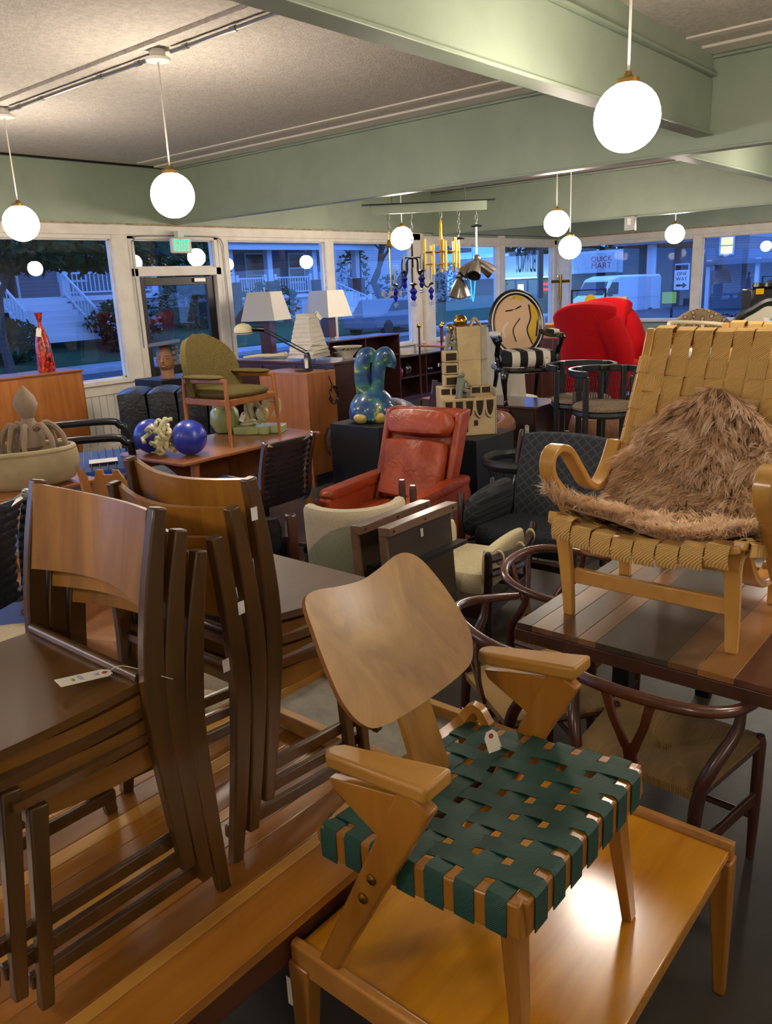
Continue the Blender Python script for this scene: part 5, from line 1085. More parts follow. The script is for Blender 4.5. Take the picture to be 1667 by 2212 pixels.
part('plinth_tile', MB().box(-.10, .05, -.12, -.05, .282, .29), 'clay_brown', t); part('crouching_figure', figure((-.105, .03, .635), .95), 'verdigris', t); part('brass_dome', MB().ball((-.095, .05, .79), .032, 12, 8), 'gold_leaf', t)
M = Matrix.Translation((-.085, -Dp-.02, .19)) @ Matrix.Rotation(pi/2, 4, 'X'); price_tag(t, M, .085, .036); part('sticker', MB().box(.07, .085, -Dp-.003, -Dp, .155, .17), 'sticker', t)
# ---- low brown chairs behind the pedestals
t = thing('leather_armchair', 'brown cushioned leather armchair behind the blue ceramic figure', 'armchair', (5.38, 4.72, 0), radians(150), scale=.82)
part('seat', MB().puff((.05, 0, .38), (.75, .75, .22), .4, 8), 'dark_brown_leather', t); part('back', MB().puff((-.30, 0, .72), (.24, .78, .55), .45, 10, rotm(0, radians(-14), 0)), 'dark_brown_leather', t)
for s in (-1, 1): part('arm', MB().puff((.05, s*.40, .52), (.74, .16, .36), .4, 8), 'dark_brown_leather', t)
for sx in (-1, 1):
    for sy in (-1, 1): part('leg', MB().bar((sx*.3, sy*.3, .28), (sx*.3, sy*.32, 0), .04, .04), 'rosewood', t)
def sling(label, loc, rz):
    t = thing('sling_chair', label, 'chair', loc, rz, 'dark leather sling chairs with wooden frames')
    part('back_sling', MB().sheet(lambda u, v: (-.26-.16*v-.03*sin(pi*u), (u-.5)*.56, .42+.40*v), 10, 8, .015), 'dark_brown_leather', t); part('seat_sling', MB().sheet(lambda u, v: (-.24+.5*v, (u-.5)*.56, .36+.05*v-.03*sin(pi*v)), 8, 8, .015), 'dark_brown_leather', t)
    for s in (-1, 1): part('frame_post', MB().bar((-.24, s*.30, .05), (-.43, s*.30, .84), .03, .05), 'mahogany', t, bevel=.006); part('frame_rail', MB().bar((-.28, s*.30, .36), (.30, s*.30, .42), .03, .05), 'mahogany', t, bevel=.006); part('leg', MB().bar((.28, s*.30, .42), (.30, s*.30, 0), .035, .04), 'mahogany', t)
    return t
s0 = sling('dark leather sling chair right behind the blue ceramic figure', (6.2, 4.78, 0), radians(165)); dup(s0, (7.25, 5.3, 0), radians(150), 'dark leather sling chair left of the clay building sculpture')
t = thing('leather_pouf', 'brown leather tub chair arm peeping left of the clay building', 'armchair', (5.42, 3.72, 0), radians(190)); part('tub', MB().tube(cr([(.2, -.3, .62), (-.1, -.33, .66), (-.3, -.15, .68), (-.32, .15, .68), (-.1, .33, .66), (.2, .3, .62)], 5), .07, 10), 'brown_leather', t); part('body', MB().lathe([(.26, 0), (.30, .2), (.31, .5), (.33, .62), (.25, .62), (.24, .42), (.05, .4)], 20), 'brown_leather', t)
# ---- tiered stand with brass balls, round side table
t = thing('tiered_stand', 'small teak stand with four posts tipped by brass balls on the low bookcase', 'stand', (9.95, 7.55, .0), radians(5)) if False else thing('tiered_stand', 'teak stand with four tall posts tipped by brass balls', 'stand', (8.75, 6.35, 0), radians(-8))
for sx in (-1, 1):
    for sy in (-1, 1): part('post', MB().tube([(sx*.22, sy*.20, 0), (sx*.22, sy*.20, 1.25)], [.013, .013], 8), 'mahogany', t); part('brass_ball', MB().ball((sx*.22, sy*.20, 1.27), .03, 14, 9), 'brass', t)
for z in (.3, 1.0): part('shelf', MB().box(-.24, .24, -.22, .22, z, z+.025), 'teak_x', t, bevel=.003)
t = thing('side_table', 'round dark topped side table standing at the corner window', 'table', (10.4, 7.0, 0)); part('tabletop', MB().lathe([(.0, 1.18), (.38, 1.18), (.39, 1.195), (.38, 1.21), (0, 1.21)], 28), 'rosewood_top', t)
for k in range(4): part('leg', MB().bar((.28*cos(k*pi/2+.4), .28*sin(k*pi/2+.4), 1.18), (.32*cos(k*pi/2+.4), .32*sin(k*pi/2+.4), 0), .035, .035), 'rosewood', t)
# ---- dark cabinet and white striped armchair
t = thing('cabinet', 'low rosewood cabinet on which the striped armchair stands', 'cabinet', (6.0, 3.39, 0)); part('carcass', MB().box(0, .5, 0, 1.0, .08, .73), 'rosewood', t, bevel=.003); part('top', MB().box(-.012, .512, -.012, 1.012, .73, .752), 'rosewood_top', t, bevel=.003); part('plinth', MB().box(.04, .46, .04, .96, 0, .08), 'rosewood', t)
wood('rosewood_fig', '4a2018', '6b3322', 'z', 12, .1, .3, .3)
for k in range(2): dd = part('door', MB().box(-.016, -.002, .26+.37*k, .62+.37*k, .10, .72), 'rosewood_fig', t, bevel=.003); part('pull', MB().box(-.022, -.016, .29+.37*k, .32+.37*k, .40, .47), 'dark_hole', dd)
part('open_bay', MB().box(-.004, -.001, .02, .22, .12, .70), 'dark_hole', t); part('bay_shelf', MB().box(-.006, .1, .02, .22, .42, .435), 'rosewood_fig', t)
M = Matrix.Translation((-.03, .07, .60)) @ Matrix.Rotation(-pi/2, 4, 'Z') @ Matrix.Rotation(pi/2, 4, 'X'); price_tag(t, M, .10, .04)
stripes('stripe_cloth', 'd8d2c6', '0f0e0d', 'y', 2.3, .8, .5); plain('black_lacquer', '08080a', .22, coat=.6); plain('pop_skin', 'd8b593', .6); plain('pop_yellow', 'd8ae1c', .6); plain('pop_black', '0e0c0c', .6); plain('pop_white', 'd9d2c6', .6)
t = thing('medallion_armchair', 'black carved armchair with striped seat and a painted oval back', 'armchair', (6.33, 3.70, .752), radians(228))
part('seat', MB().puff((.0, 0, .38), (.46, .50, .15), .45, 10), 'stripe_cloth', t)
part('seat_frame', MB().tube(cr([(.24, -.25, .30), (.26, 0, .285), (.24, .25, .30), (-.05, .25, .30), (-.22, .18, .30), (-.22, -.18, .30), (-.05, -.25, .30)], 6, True), .024, 8, True), 'black_lacquer', t)
for s in (-1, 1):
    part('cabriole_leg', MB().tube(cr([(.23, s*.24, .31), (.265, s*.26, .22), (.24, s*.245, .10), (.225, s*.235, .03), (.25, s*.24, .0)], 5), [.035, .036, .036, .034, .032, .03, .027, .024, .022, .02, .018, .016, .015, .016, .018, .02, .021, .02, .02, .022, .022], 10), 'black_lacquer', t)
    part('rear_leg', MB().tube(cr([(-.20, s*.19, .32), (-.22, s*.195, .18), (-.30, s*.205, 0)], 6), [.024-.0006*k for k in range(13)], 8), 'black_lacquer', t)
    part('arm_support', MB().tube(cr([(.13, s*.26, .30), (.10, s*.275, .42), (.17, s*.28, .53), (.19, s*.28, .56)], 5), .022, 8), 'black_lacquer', t)
    part('arm', MB().tube(cr([(-.24, s*.20, .60), (-.1, s*.25, .565), (.08, s*.275, .565), (.19, s*.28, .57), (.215, s*.28, .545)], 5), .022, 8), 'black_lacquer', t); part('arm_pad', MB().puff((.0, s*.262, .595), (.24, .07, .045), .6, 6), 'stripe_cloth', t)
tilt = radians(-14)
def ov(a, rx, rz_, off): y = rx*sin(a); z = rz_*cos(a); return (-.22-off+z*sin(tilt), y, .66+z*cos(tilt))
part('oval_frame', MB().tube([ov(2*pi*k/36, .235, .285, 0) for k in range(36)], .03, 8, True), 'black_lacquer', t); part('frame_piping', MB().tube([ov(2*pi*k/36, .235, .285, -.024) for k in range(36)], .008, 6, True), 'pop_white', t)
def disc(rx, rz_, off, th, c=(0, 0)):
    n = 28; m = MB(); A = [V(ov(2*pi*k/n, rx, rz_, off))+V((0, c[0], c[1])) for k in range(n)]; B = [p+V((-th, 0, 0)) for p in A]; return m.add(A+B, [tuple(range(n)), tuple(range(2*n-1, n-1, -1))]+[(k, n+k, n+(k+1) % n, (k+1) % n) for k in range(n)])
pn = part('painted_panel', disc(.215, .265, -.012, .03), 'pop_skin', t, smooth=0, label='painted fabric panel in peach, yellow and black')
def swoosh(pts, w, mat):
    part('painted_swoosh', MB().ribbon([ov2(p) for p in cr([(a, c_, 0) for a, c_ in pts], 5)], w, .003, side=(0, 1, .3)), mat, pn)
def ov2(p): return V((-.22+.014+p.y*sin(tilt), p.x, .66+p.y*cos(tilt)))
swoosh([(.15, .17), (.17, .05), (.13, -.08), (.16, -.18)], [.045, .05, .055, .06, .06, .055, .05, .05, .055, .06, .05, .045, .04, .04, .03, .02], 'pop_yellow'); swoosh([(.12, .17), (.13, .05), (.09, -.06), (.13, -.19)], .012, 'pop_black'); swoosh([(.185, .10), (.19, 0), (.17, -.12)], .014, 'pop_black'); swoosh([(.05, .16), (-.02, .13), (-.1, .12)], .012, 'pop_black'); swoosh([(.03, .05), (-.04, -.05), (-.02, -.16)], .010, 'pop_black'); swoosh([(-.08, .02), (-.13, -.04), (-.12, -.12)], .02, 'pop_white'); swoosh([(.07, .22), (.0, .235), (-.06, .22)], .03, 'pop_yellow')
M = Matrix.Translation((.26, .12, .40)) @ Matrix.Rotation(pi/2, 4, 'Z') @ Matrix.Rotation(pi/2, 4, 'X'); price_tag(t, M, .09, .03, ())
t = thing('plaster_column', 'tall white plaster pedestal on a round drum behind the striped armchair', 'pedestal', (6.95, 4.30, 0)); part('shaft', MB().bar((0, 0, .65), (0, 0, 1.36), .36, .30, .27, .24), 'white_paper', t, bevel=.006); part('drum', MB().lathe([(.36, 0), (.36, .62), (.34, .66), (0, .66)], 28), 'white_paper', t); part('drum_ring', MB().lathe([(.362, .40), (.372, .41), (.362, .42)], 28), 'white_paper', t)
# ---- big red wing chair
fabric('red_felt', 'b30f17', 'c2141c', 90, bump=.15)
t = thing('heart_chair', 'large scarlet felt winged armchair on a low dark platform', 'armchair', (8.76, 4.16, .40), radians(286), scale=1.14)
def wing(u, v):
    a = (u-.5)*pi*1.25; z = .05+1.0*v; hump = .20*(1-cos(2*a*.9))*.5
    top = .84+.16*abs(sin(a*1.15)); r = .40+.16*v*v; z = top*v
    return (-r*cos(a)*.82+.08, r*sin(a)*1.02, z)
part('shell', MB().sheet(wing, 36, 16, .14), 'red_felt', t, subsurf=1)
part('seat', MB().puff((.10, 0, .30), (.66, .70, .24), .55, 8), 'red_felt', t)
for s in (-1, 1): part('wing_roll', MB().tube(cr([(.22, s*.46, .04), (.30, s*.50, .30), (.30, s*.52, .55), (.18, s*.56, .84)], 6), [.075, .08, .085, .09, .095, .1, .10, .105, .11, .11, .115, .12, .12, .12, .12, .12, .115, .11, .09], 10), 'red_felt', t)
part('care_tag', MB().box(-.42, -.41, .22, .27, .05, .12), 'sticker', t)
one('platform', MB().box(0, 1.15, 0, 1.24, 0, .40), 'rosewood', 'low dark wooden platform under the scarlet winged chair', 'platform', (8.2, 3.58, 0), bevel=.004)
# ---- round low table with two black round chairs on it
plain('laminate', 'b5a992', .3, c2='aa9e88', nscale=3)
t = thing('round_table', 'low round cream table carrying two black chairs', 'table', (6.22, 2.62, 0)); part('tabletop', MB().lathe([(0, .325), (.80, .325), (.815, .345), (.80, .36), (0, .36)], 48), 'laminate', t); part('stem', MB().tube([(0, 0, .03), (0, 0, .33)], .05, 12), 'black_steel', t); part('foot', MB().lathe([(.35, 0), (.35, .02), (.06, .05)], 28), 'black_steel', t)
fabric('taupe', '7d6c58', '94826c', 60); plain('black_ash', '14181a', .42, c2='1d2224', nscale=20); plain('cane_black', '101214', .6)
def hoop_chair(label, loc, rz, grp='black round armchairs with hoop backs'):
    t = thing('hoop_chair', label, 'chair', loc, rz, grp)
    part('seat', MB().lathe([(.0, .415), (.20, .42), (.245, .435), (.25, .455), (.22, .475), (0, .48)], 30), 'taupe', t); part('seat_ring', MB().lathe([(.15, .38), (.235, .38), (.25, .40), (.245, .425), (.15, .425)], 30), 'black_ash', t)
    for a in (45, 135, 225, 315):
        x, y = .245*cos(radians(a)), .245*sin(radians(a)); back = a in (135, 225)
        part('leg', MB().bar((x, y, 0), (x*1.02, y*1.02, .745 if back else .70), .04, .055), 'black_ash', t, bevel=.005)
    arc = [(.27*cos(radians(a))*1.02, .27*sin(radians(a))*1.02, .72) for a in range(40, 321, 10)]
    part('hoop', MB().ribbon(arc, .05, .03, side=(0, 0, 1)), 'black_ash', t, bevel=.006)
    n = MB()
    for k in range(26):
        a = radians(120+120*k/25)
        for d_ in (-.5, .5): n.tube([(.26*cos(a), .26*sin(a), .70), (.248*cos(a+d_*.45), .248*sin(a+d_*.45), .43)], .002, 4)
    part('back_mesh', n, 'cane_black', t, kind='stuff')
    return t
hc = hoop_chair('nearer black round chair with taupe seat standing on the low round table', (5.93, 2.74, .36), radians(215)); dup(hc, (6.24, 3.10, .36), radians(200), 'farther black round chair with taupe seat on the low round table')
dup(hc, (6.9, 3.18, -.0), radians(200), 'black hoop backed chair behind the round cream table') if False else None
t = thing('wire_table', 'black ring topped wire table behind the round cream table', 'table', (7.0, 3.62, 0)); t.scale = (1, 1, .66); part('ring', MB().tube([(.27*cos(2*pi*k/28), .27*sin(2*pi*k/28), .46) for k in range(28)], .025, 8, True), 'black_ash', t)
for k in range(16): a = 2*pi*k/16; part('wire', MB().tube([(.27*cos(a), .27*sin(a), .46), (.12*cos(a), .12*sin(a), .22), (.2*cos(a), .2*sin(a), 0)], .003, 4), 'black_steel', t)
dup(t, (4.52, 2.66, 0), 0, 'black ring topped wire basket beside the clay sculpture pedestal', scale=1.0)['label'] = 'black ring topped wire table beside the clay sculpture pedestal'
bpy.data.objects['wire_table.001'].scale = (.9, .9, 1.42)
# ================================================================== MORE CHAIRS, LEFT SIDE, CHANDELIERS
plain('dark_wood', '2a1712', .3, coat=.3); fabric('cream_cloth', 'c2b692', 'd2c7a6', 120)
mt, nt, b = newmat('argyle'); tc = N(nt, 'ShaderNodeTexCoord'); ws = []
for ax, r_ in (('Z', .7), ('Z', -.7)):
    mp = N(nt, 'ShaderNodeMapping', i={'Rotation': (r_, 0, 0)}); nt.links.new(tc.outputs['Object'], mp.inputs[0]); wv = N(nt, 'ShaderNodeTexWave', wave_type='BANDS', bands_direction=ax, i={'Scale': 7, 'Distortion': .6, 'Detail': 1}); nt.links.new(mp.outputs[0], wv.inputs['Vector']); ws.append(wv)
mx = N(nt, 'ShaderNodeMath', operation='MAXIMUM'); nt.links.new(ws[0].outputs[0], mx.inputs[0]); nt.links.new(ws[1].outputs[0], mx.inputs[1]); rp = N(nt, 'ShaderNodeValToRGB'); rp.color_ramp.elements[0].position = .8; rp.color_ramp.elements[0].color = lin('1f2226'); rp.color_ramp.elements[1].color = lin('34383e')
nt.links.new(mx.outputs[0], rp.inputs[0]); nt.links.new(rp.outputs[0], b.inputs['Base Color']); b.inputs['Roughness'].default_value = .95
# ---- charcoal cushioned armchair, faces -X
t = thing('cushion_armchair', 'charcoal patterned cushion armchair with dark turned wooden posts', 'armchair', (4.06, 2.24, 0), pi)
for s in (-1, 1):
    part('rear_post', MB().tube([(-.16, s*.36, .12), (-.25, s*.36, .45), (-.36, s*.36, .86), (-.365, s*.36, .88)], [.02, .023, .018, .012], 10), 'dark_wood', t)
    part('front_post', MB().tube([(.33, s*.36, 0), (.33, s*.36, .35), (.31, s*.37, .60), (.31, s*.37, .615)], [.018, .024, .018, .01], 10), 'dark_wood', t)
    part('middle_post', MB().tube([(-.02, s*.37, .2), (-.04, s*.375, .62), (-.04, s*.375, .63)], [.018, .018, .01], 10), 'dark_wood', t)
    part('rear_leg', MB().tube([(-.30, s*.34, 0), (-.22, s*.35, .35)], [.016, .024], 10), 'dark_wood', t)
    part('side_rail', MB().bar((-.28, s*.36, .26), (.34, s*.36, .30), .03, .05), 'dark_wood', t, bevel=.01)
    part('arm_cushion', MB().puff((.10, s*.315, .49), (.50, .11, .27), .55, 8, rotm(s*.18, .12, 0)), 'argyle', t)
part('seat_cushion', MB().puff((.04, 0, .35), (.62, .60, .13), .3, 8, rotm(0, -.06, 0)), 'charcoal_cloth', t); part('back_cushion', MB().puff((-.265, 0, .62), (.12, .66, .56), .3, 10, rotm(0, radians(-16), 0)), 'argyle', t)
part('back_rail', MB().tube([(-.31, -.36, .68), (-.31, .36, .68)], .014, 8), 'dark_wood', t); part('front_rail', MB().bar((.33, -.36, .27), (.33, .36, .27), .03, .05), 'dark_wood', t, bevel=.01)
# ---- low cream chair with tied bolsters; near arm along X at Y=2.1
t = thing('bolster_chair', 'low dark wood armchair with cream cushions tied on by straps', 'armchair', (3.36, 2.30, 0), radians(8))
for sx in (-1, 1):
    for sy in (-1, 1): part('post', MB().tube([(sx*.25, sy*.23, 0), (sx*.25, sy*.23, .3), (sx*.29, sy*.25, .52), (sx*.292, sy*.25, .535)], [.016, .024, .02, .012], 10), 'dark_wood', t)
for sy in (-1, 1):
    for z, bow in ((.495, .05), (.42, .05)): part('arm_slat', MB().tube(cr([(-.28, sy*.25, z), (0, sy*(.255+bow), z-.02), (.28, sy*.25, z)], 6), .022, 8), 'dark_wood', t)
    part('side_rail', MB().bar((-.25, sy*.23, .22), (.25, sy*.23, .22), .025, .07), 'dark_wood', t)
    part('arm_cushion', MB().puff((0, sy*.205, .43), (.50, .06, .20), .5, 8), 'cream_cloth', t)
    for x in (-.2, .0, .2): part('tie_strap', MB().tube([(x, sy*(.245+.05*(1-(x/.28)**2))+.02*cos(a), .493-.02*(1-(x/.28)**2)+.034*sin(a)) for a in [2*pi*i/10 for i in range(10)]], .008, 5, True), 'cream_cloth', t)
part('seat_cushion', MB().puff((0, 0, .33), (.50, .40, .12), .35, 8), 'cream_cloth', t); part('end_rail', MB().bar((-.25, -.23, .2), (-.25, .23, .2), .025, .07), 'dark_wood', t); part('end_rail', MB().bar((.25, -.23, .2), (.25, .23, .2), .025, .07), 'dark_wood', t)
# ---- cream upholstered barrel chair, leaning glass disc
t = thing('barrel_chair', 'cream linen barrel chair behind the leaning table leaves', 'armchair', (3.10, 2.87, 0), radians(48), scale=(.72, .72, .98))
def bar_(u, v): a = pi*.55+ (u)*pi*.9; r = .33+.02*v; return (r*cos(a), r*sin(a), .25+.47*v)
part('back', MB().sheet(bar_, 20, 8, .10), 'oatmeal', t, subsurf=1); part('seat', MB().puff((.04, 0, .35), (.52, .52, .18), .45, 8), 'oatmeal', t)
for sx in (-1, 1):
    for sy in (-1, 1): part('leg', MB().tube([(sx*.22, sy*.22, .28), (sx*.25, sy*.25, 0)], [.02, .014], 8), 'dark_wood', t)
for p in ((.16, -.40, 0), (-.05, -.45, 0)): part('arm_post', MB().tube([(p[0], p[1], .0), (p[0], p[1], .74), (p[0], p[1], .765)], [.02, .028, .02], 8), 'mahogany', t)
glass('pale_glass', 'eaf4f0', .10, .02)
one('glass_tabletop', MB().lathe([(0, -.006), (.34, -.006), (.345, 0), (.34, .006), (0, .006)], 40), 'pale_glass', 'round pale green glass tabletop leaning behind the chair stack', 'glass top', (2.66, 2.52, .345), rot=(radians(80), 0, radians(-6)))
# ---- table leaves
wood('leaf_top', '5e4636', '735846', 'x', 14, .06, .35, .3); wood('leaf_face', '3a2e22', '463829', 'x', 10, .08, .5, .1)
def leaf(label, loc):
    t = thing('table_leaf', label, 'table leaf', loc, 0, 'dark table leaves leaning together', rot=(radians(-4), 0, 0))
    part('panel', MB().box(0, .52, 0, .02, 0, .735), 'leaf_face', t, bevel=.002); part('edge_board', MB().box(0, .52, -.045, .02, .735, .775), 'leaf_top', t, bevel=.003)
    part('end_batten', MB().box(-.001, .014, -.02, .02, .02, .735), 'leaf_top', t)
    for x in (.03, .26, .48): part('peg_hole', MB().lathe([(.006, 0), (.006, .002)], 10, (x, -.0465, .755), rotm(pi/2)), 'dark_hole', t)
    part('support_rail', MB().box(.06, .57, -.055, -.001, .555, .572), 'black_paint', t)
    return t
l0 = leaf('nearer dark table leaf leaning behind the plywood backrest', (2.56, 2.16, 0)); dup(l0, (2.52, 2.29, 0), label='farther dark table leaf leaning behind the first'); l0.rotation_euler = (radians(-4), 0, 0)
part('sticker', MB().box(.27, .29, -.003, -.001, .66, .70), 'sticker', l0)
# ---- left: teak highboard, vase, head
t = thing('highboard', 'teak highboard with sliding doors under the leftmost window', 'sideboard', (2.9, 8.0, 0))
part('carcass', MB().box(0, 1.64, .02, .42, .36, 1.07), 'teak_x', t, bevel=.004); part('top', MB().box(-.01, 1.65, 0, .43, 1.07, 1.09), 'teak_x', t, bevel=.004)
for k in range(2): dd = part('sliding_door', MB().box(.02+.80*k, .82+.80*k, .002+.008*k, .018, .52, 1.05), 'teak', t, bevel=.002)
part('drawer_band', MB().box(.02, 1.62, .006, .018, .38, .51), 'teak_x', t, bevel=.002)
for x in (.12, 1.52):
    for y in (.08, .36): part('leg', MB().bar((x, y, .36), (x, y, 0), .045, .045, .028, .028), 'teak', t)
mt, nt, b = newmat('red_lustre'); tc = N(nt, 'ShaderNodeTexCoord'); nz = N(nt, 'ShaderNodeTexNoise', i={'Scale': 13, 'Detail': 6, 'Distortion': 1.5}); mp = N(nt, 'ShaderNodeMapping', i={'Scale': (2, 2, 1)}); nt.links.new(tc.outputs['Object'], mp.inputs[0]); nt.links.new(mp.outputs[0], nz.inputs['Vector'])
rp = N(nt, 'ShaderNodeValToRGB'); e = rp.color_ramp.elements; e[0].position = .36; e[0].color = lin('1a0c0a'); e[1].position = .5; e[1].color = lin('a02014'); k = e.new(.6); k.color = lin('c8481c'); nt.links.new(nz.outputs[0], rp.inputs[0]); nt.links.new(rp.outputs[0], b.inputs['Base Color']); b.inputs['Roughness'].default_value = .22
t = thing('vase', 'tall slender red and black glazed vase on the teak highboard', 'vase', (4.25, 8.20, 1.09)); part('body', MB().lathe([(.085, 0), (.09, .02), (.075, .28), (.06, .36), (.03, .45), (.02, .49), (.022, .52), (.042, .60), (.036, .60), (.015, .52)], 24), 'red_lustre', t)
M = Matrix.Translation((-.05, -.07, .45)) @ Matrix.Rotation(radians(-30), 4, 'Z') @ Matrix.Rotation(pi/2, 4, 'X') @ Matrix.Rotation(radians(-12), 4, 'Z'); price_tag(t, M, .09, .05, ())
plain('clay_skin', '9a6a48', .6, c2='80563c', nscale=9, bump=.2, bscale=20); plain('clay_grey', '54504c', .6, c2='6a635c', nscale=9)
t = thing('head_sculpture', 'ceramic head with flat slate hat and blocks for hair on the black pedestal', 'sculpture', (5.28, 7.55, .93), radians(215))
part('head', MB().ball((0, 0, .20), (.115, .10, .145), 18, 12).lathe([(.085, 0), (.07, .05), (.07, .10)], 16), 'clay_skin', t); part('hair', MB().ball((-.03, 0, .25), (.112, .108, .115), 16, 10), 'clay_grey', t)
part('hat', MB().obox((0, .0, .372), (.30, .34, .018), rotm(.10, .05, .3)), 'clay_grey', t, bevel=.008); part('nose', MB().bar((.105, 0, .235), (.128, 0, .175), .02, .02, .034, .03), 'clay_skin', t, bevel=.006)
for s in (-1, 1): part('eye', MB().ball((.098, s*.042, .22), (.016, .026, .012), 10, 7), 'clay_skin', t); part('ear', MB().ball((0, s*.10, .20), (.03, .016, .042), 10, 7), 'clay_skin', t); part('brow', MB().bar((.105, s*.02, .243), (.09, s*.07, .245), .012, .012), 'clay_grey', t)
part('mouth', MB().ball((.10, 0, .13), (.016, .032, .010), 10, 7), 'clay_skin', t)
for k in range(4): part('hair_block', MB().obox((-.01, .11, .16+.055*k), (.10, .05, .045)), 'clay_grey', t, bevel=.008)
# black leather cushions by the door
t = thing('leather_sofa', 'black leather seat of upright channelled cushions beside the tweed armchair', 'sofa', (4.72, 6.52, 0), radians(-48))
for k in range(4): part('cushion', MB().puff((-.45+.28*k, 0, .56), (.29, .55, .82), .3, 8, warp=lambda p: (p.x+.01*sin(9*p.z), p.y, p.z)), 'black_leather', t)
part('plinth', MB().box(-.6, .56, -.25, .25, 0, .16), 'black_paint', t)
bx = thing('lettered_box', 'black box with white letters behind the black leather cushions', 'box', (5.5, 6.95, 0), radians(-40)); part('box', MB().box(-.3, .3, -.15, .15, 0, 1.0), 'black_paint', bx, bevel=.004); text('lettering', 'DGA', .12, 'sign_white', bx, Matrix.Translation((-.05, -.153, .955)) @ Matrix.Rotation(pi/2, 4, 'X'))
# ---- clay boat planter with tentacled creatures, on a teak table
plain('clay_cream', 'b5a684', .7, c2='a39574', nscale=5, bump=.25, bscale=14); plain('clay_taupe', '9a8672', .7, c2='86735f', nscale=7, bump=.3, bscale=14)
t = thing('coffee_table', 'teak table with a raised rim carrying the clay boat sculpture', 'table', (2.22, 4.92, 0)); part('tabletop', MB().box(-.55, .36, -.40, .45, .70, .725), 'teak_x', t, bevel=.006)
for x in (-.5, .30):
    for y in (-.34, .38): part('leg', MB().bar((x, y, .70), (x, y, 0), .05, .05, .035, .035), 'teak', t)
part('raised_rim', MB().box(-.5, .30, .40, .425, .725, .80), 'teak_x', t, bevel=.006)
t = thing('clay_boat', 'cream clay tub with gourd headed tentacled creatures climbing its rim', 'sculpture', (2.16, 4.86, .727), radians(-42))
part('tub', MB().lathe([(.34, 0), (.40, .03), (.44, .12), (.43, .20), (.40, .215), (.385, .20), (.38, .05), (.1, .04)], 36, sx=1.0, sy=.55), 'clay_cream', t); part('rim', MB().tube([(.41*cos(2*pi*k/36), .226*sin(2*pi*k/36), .215) for k in range(36)], .018, 8, True), 'clay_cream', t)
def creature(x, h, R):
    part('gourd_head', MB().lathe([(.02, .02), (.075, .06), (.085, .12), (.06, .18), (.04, .21), (.035, .23), (.055, .27), (.07, .31), (.055, .36), (.025, .40), (.006, .425)], 18, (x, .02, .17)), 'clay_taupe', t)
    for k in range(8):
        a = 2*pi*k/8+R.uniform(-.2, .2); r1 = .15+R.uniform(-.02, .03); part('tentacle', MB().tube(cr([(x+.05*cos(a), .02+.05*sin(a), .33), (x+.11*cos(a), .02+.09*sin(a), .36), (x+r1*cos(a), .02+r1*.8*sin(a), .29), (x+(r1+.02)*cos(a), .02+r1*.85*sin(a), .21), (x+(r1+.05)*cos(a+.4), .02+r1*.85*sin(a+.4), .19)], 4), [.022-.0006*i for i in range(17)], 7), 'clay_taupe', t)
creature(.17, 1, random.Random(2)); creature(-.2, 1, random.Random(5))
# ---- black tubular metal frame furniture
plain('blue_strip', '1f5bd0', .4)
t = thing('tubular_frame', 'black tubular steel daybed frame with wire deck and blue strip', 'frame', (2.98, 5.55, 0), radians(-30))
for s in (-1, 1): part('end_loop', MB().tube(cr([(s*.05-.42, -.3, .0) if False else (-.40, s*.42, 0), (-.40, s*.42, .72), (-.36, s*.42, .82), (-.26, s*.42, .86), (.26, s*.42, .86), (.36, s*.42, .82), (.40, s*.42, .72), (.40, s*.42, 0)], 5), .028, 10), 'gloss_black', t)
part('deck_frame', MB().box(-.40, .40, -.42, .42, .60, .635), 'gloss_black', t, bevel=.006); part('blue_strip', MB().box(-.405, .405, -.43, -.421, .605, .63), 'blue_strip', t)
for k in range(14): part('wire', MB().tube([(-.38+.055*k, -.42, .645), (-.38+.055*k, .42, .645)], .004, 5), 'chrome', t)
part('paper_sheet', MB().box(.1, .3, -.2, -.05, .651, .653), 'offwhite', t)
# ---- ribbed black chair at the left edge, tan leather safari chair, cream stool
oc = bpy.data.objects['office_chair']; dup(oc, (1.28, 3.72, 0), radians(115), 'black ribbed leather chair with chrome rails at the left edge', scale=1.06)
leather('tan_leather', '8a5836', 'a9764c', .45)
t = thing('safari_chair', 'tan leather armchair with red brown wooden frame behind the left stack', 'armchair', (1.88, 2.98, 0), radians(205))
for sx in (-1, 1):
    for sy in (-1, 1): part('corner_post', MB().bar((sx*.34, sy*.36, 0), (sx*.34, sy*.36, .58), .055, .055), 'mahogany', t, bevel=.008)
for sy in (-1, 1): part('arm_rail', MB().bar((-.38, sy*.36, .56), (.38, sy*.36, .56), .075, .03), 'mahogany', t, bevel=.008); part('side_rail', MB().bar((-.34, sy*.36, .28), (.34, sy*.36, .28), .03, .06), 'mahogany', t); part('side_cushion', MB().puff((0, sy*.30, .42), (.6, .07, .24), .4, 6), 'tan_leather', t)
part('back_cushion', MB().puff((-.26, 0, .60), (.2, .62, .44), .4, 8, rotm(0, radians(-10), 0)), 'tan_leather', t); part('seat_cushion', MB().puff((.04, 0, .36), (.62, .6, .17), .35, 8), 'tan_leather', t); part('end_rail', MB().bar((.34, -.36, .28), (.34, .36, .28), .03, .06), 'mahogany', t); part('end_rail', MB().bar((-.34, -.36, .5), (-.34, .36, .5), .03, .06), 'mahogany', t)
t = thing('stool', 'round cream linen stool at the left edge behind the dark chair seat', 'stool', (1.18, 3.02, 0)); part('cushion', MB().lathe([(0, .42), (.24, .43), (.27, .47), (.24, .52), (0, .545)], 28), 'oatmeal', t)
for k in range(3): part('leg', MB().tube([(.17*cos(2.1*k), .17*sin(2.1*k), .44), (.22*cos(2.1*k), .22*sin(2.1*k), 0)], [.018, .012], 8), 'mahogany', t)
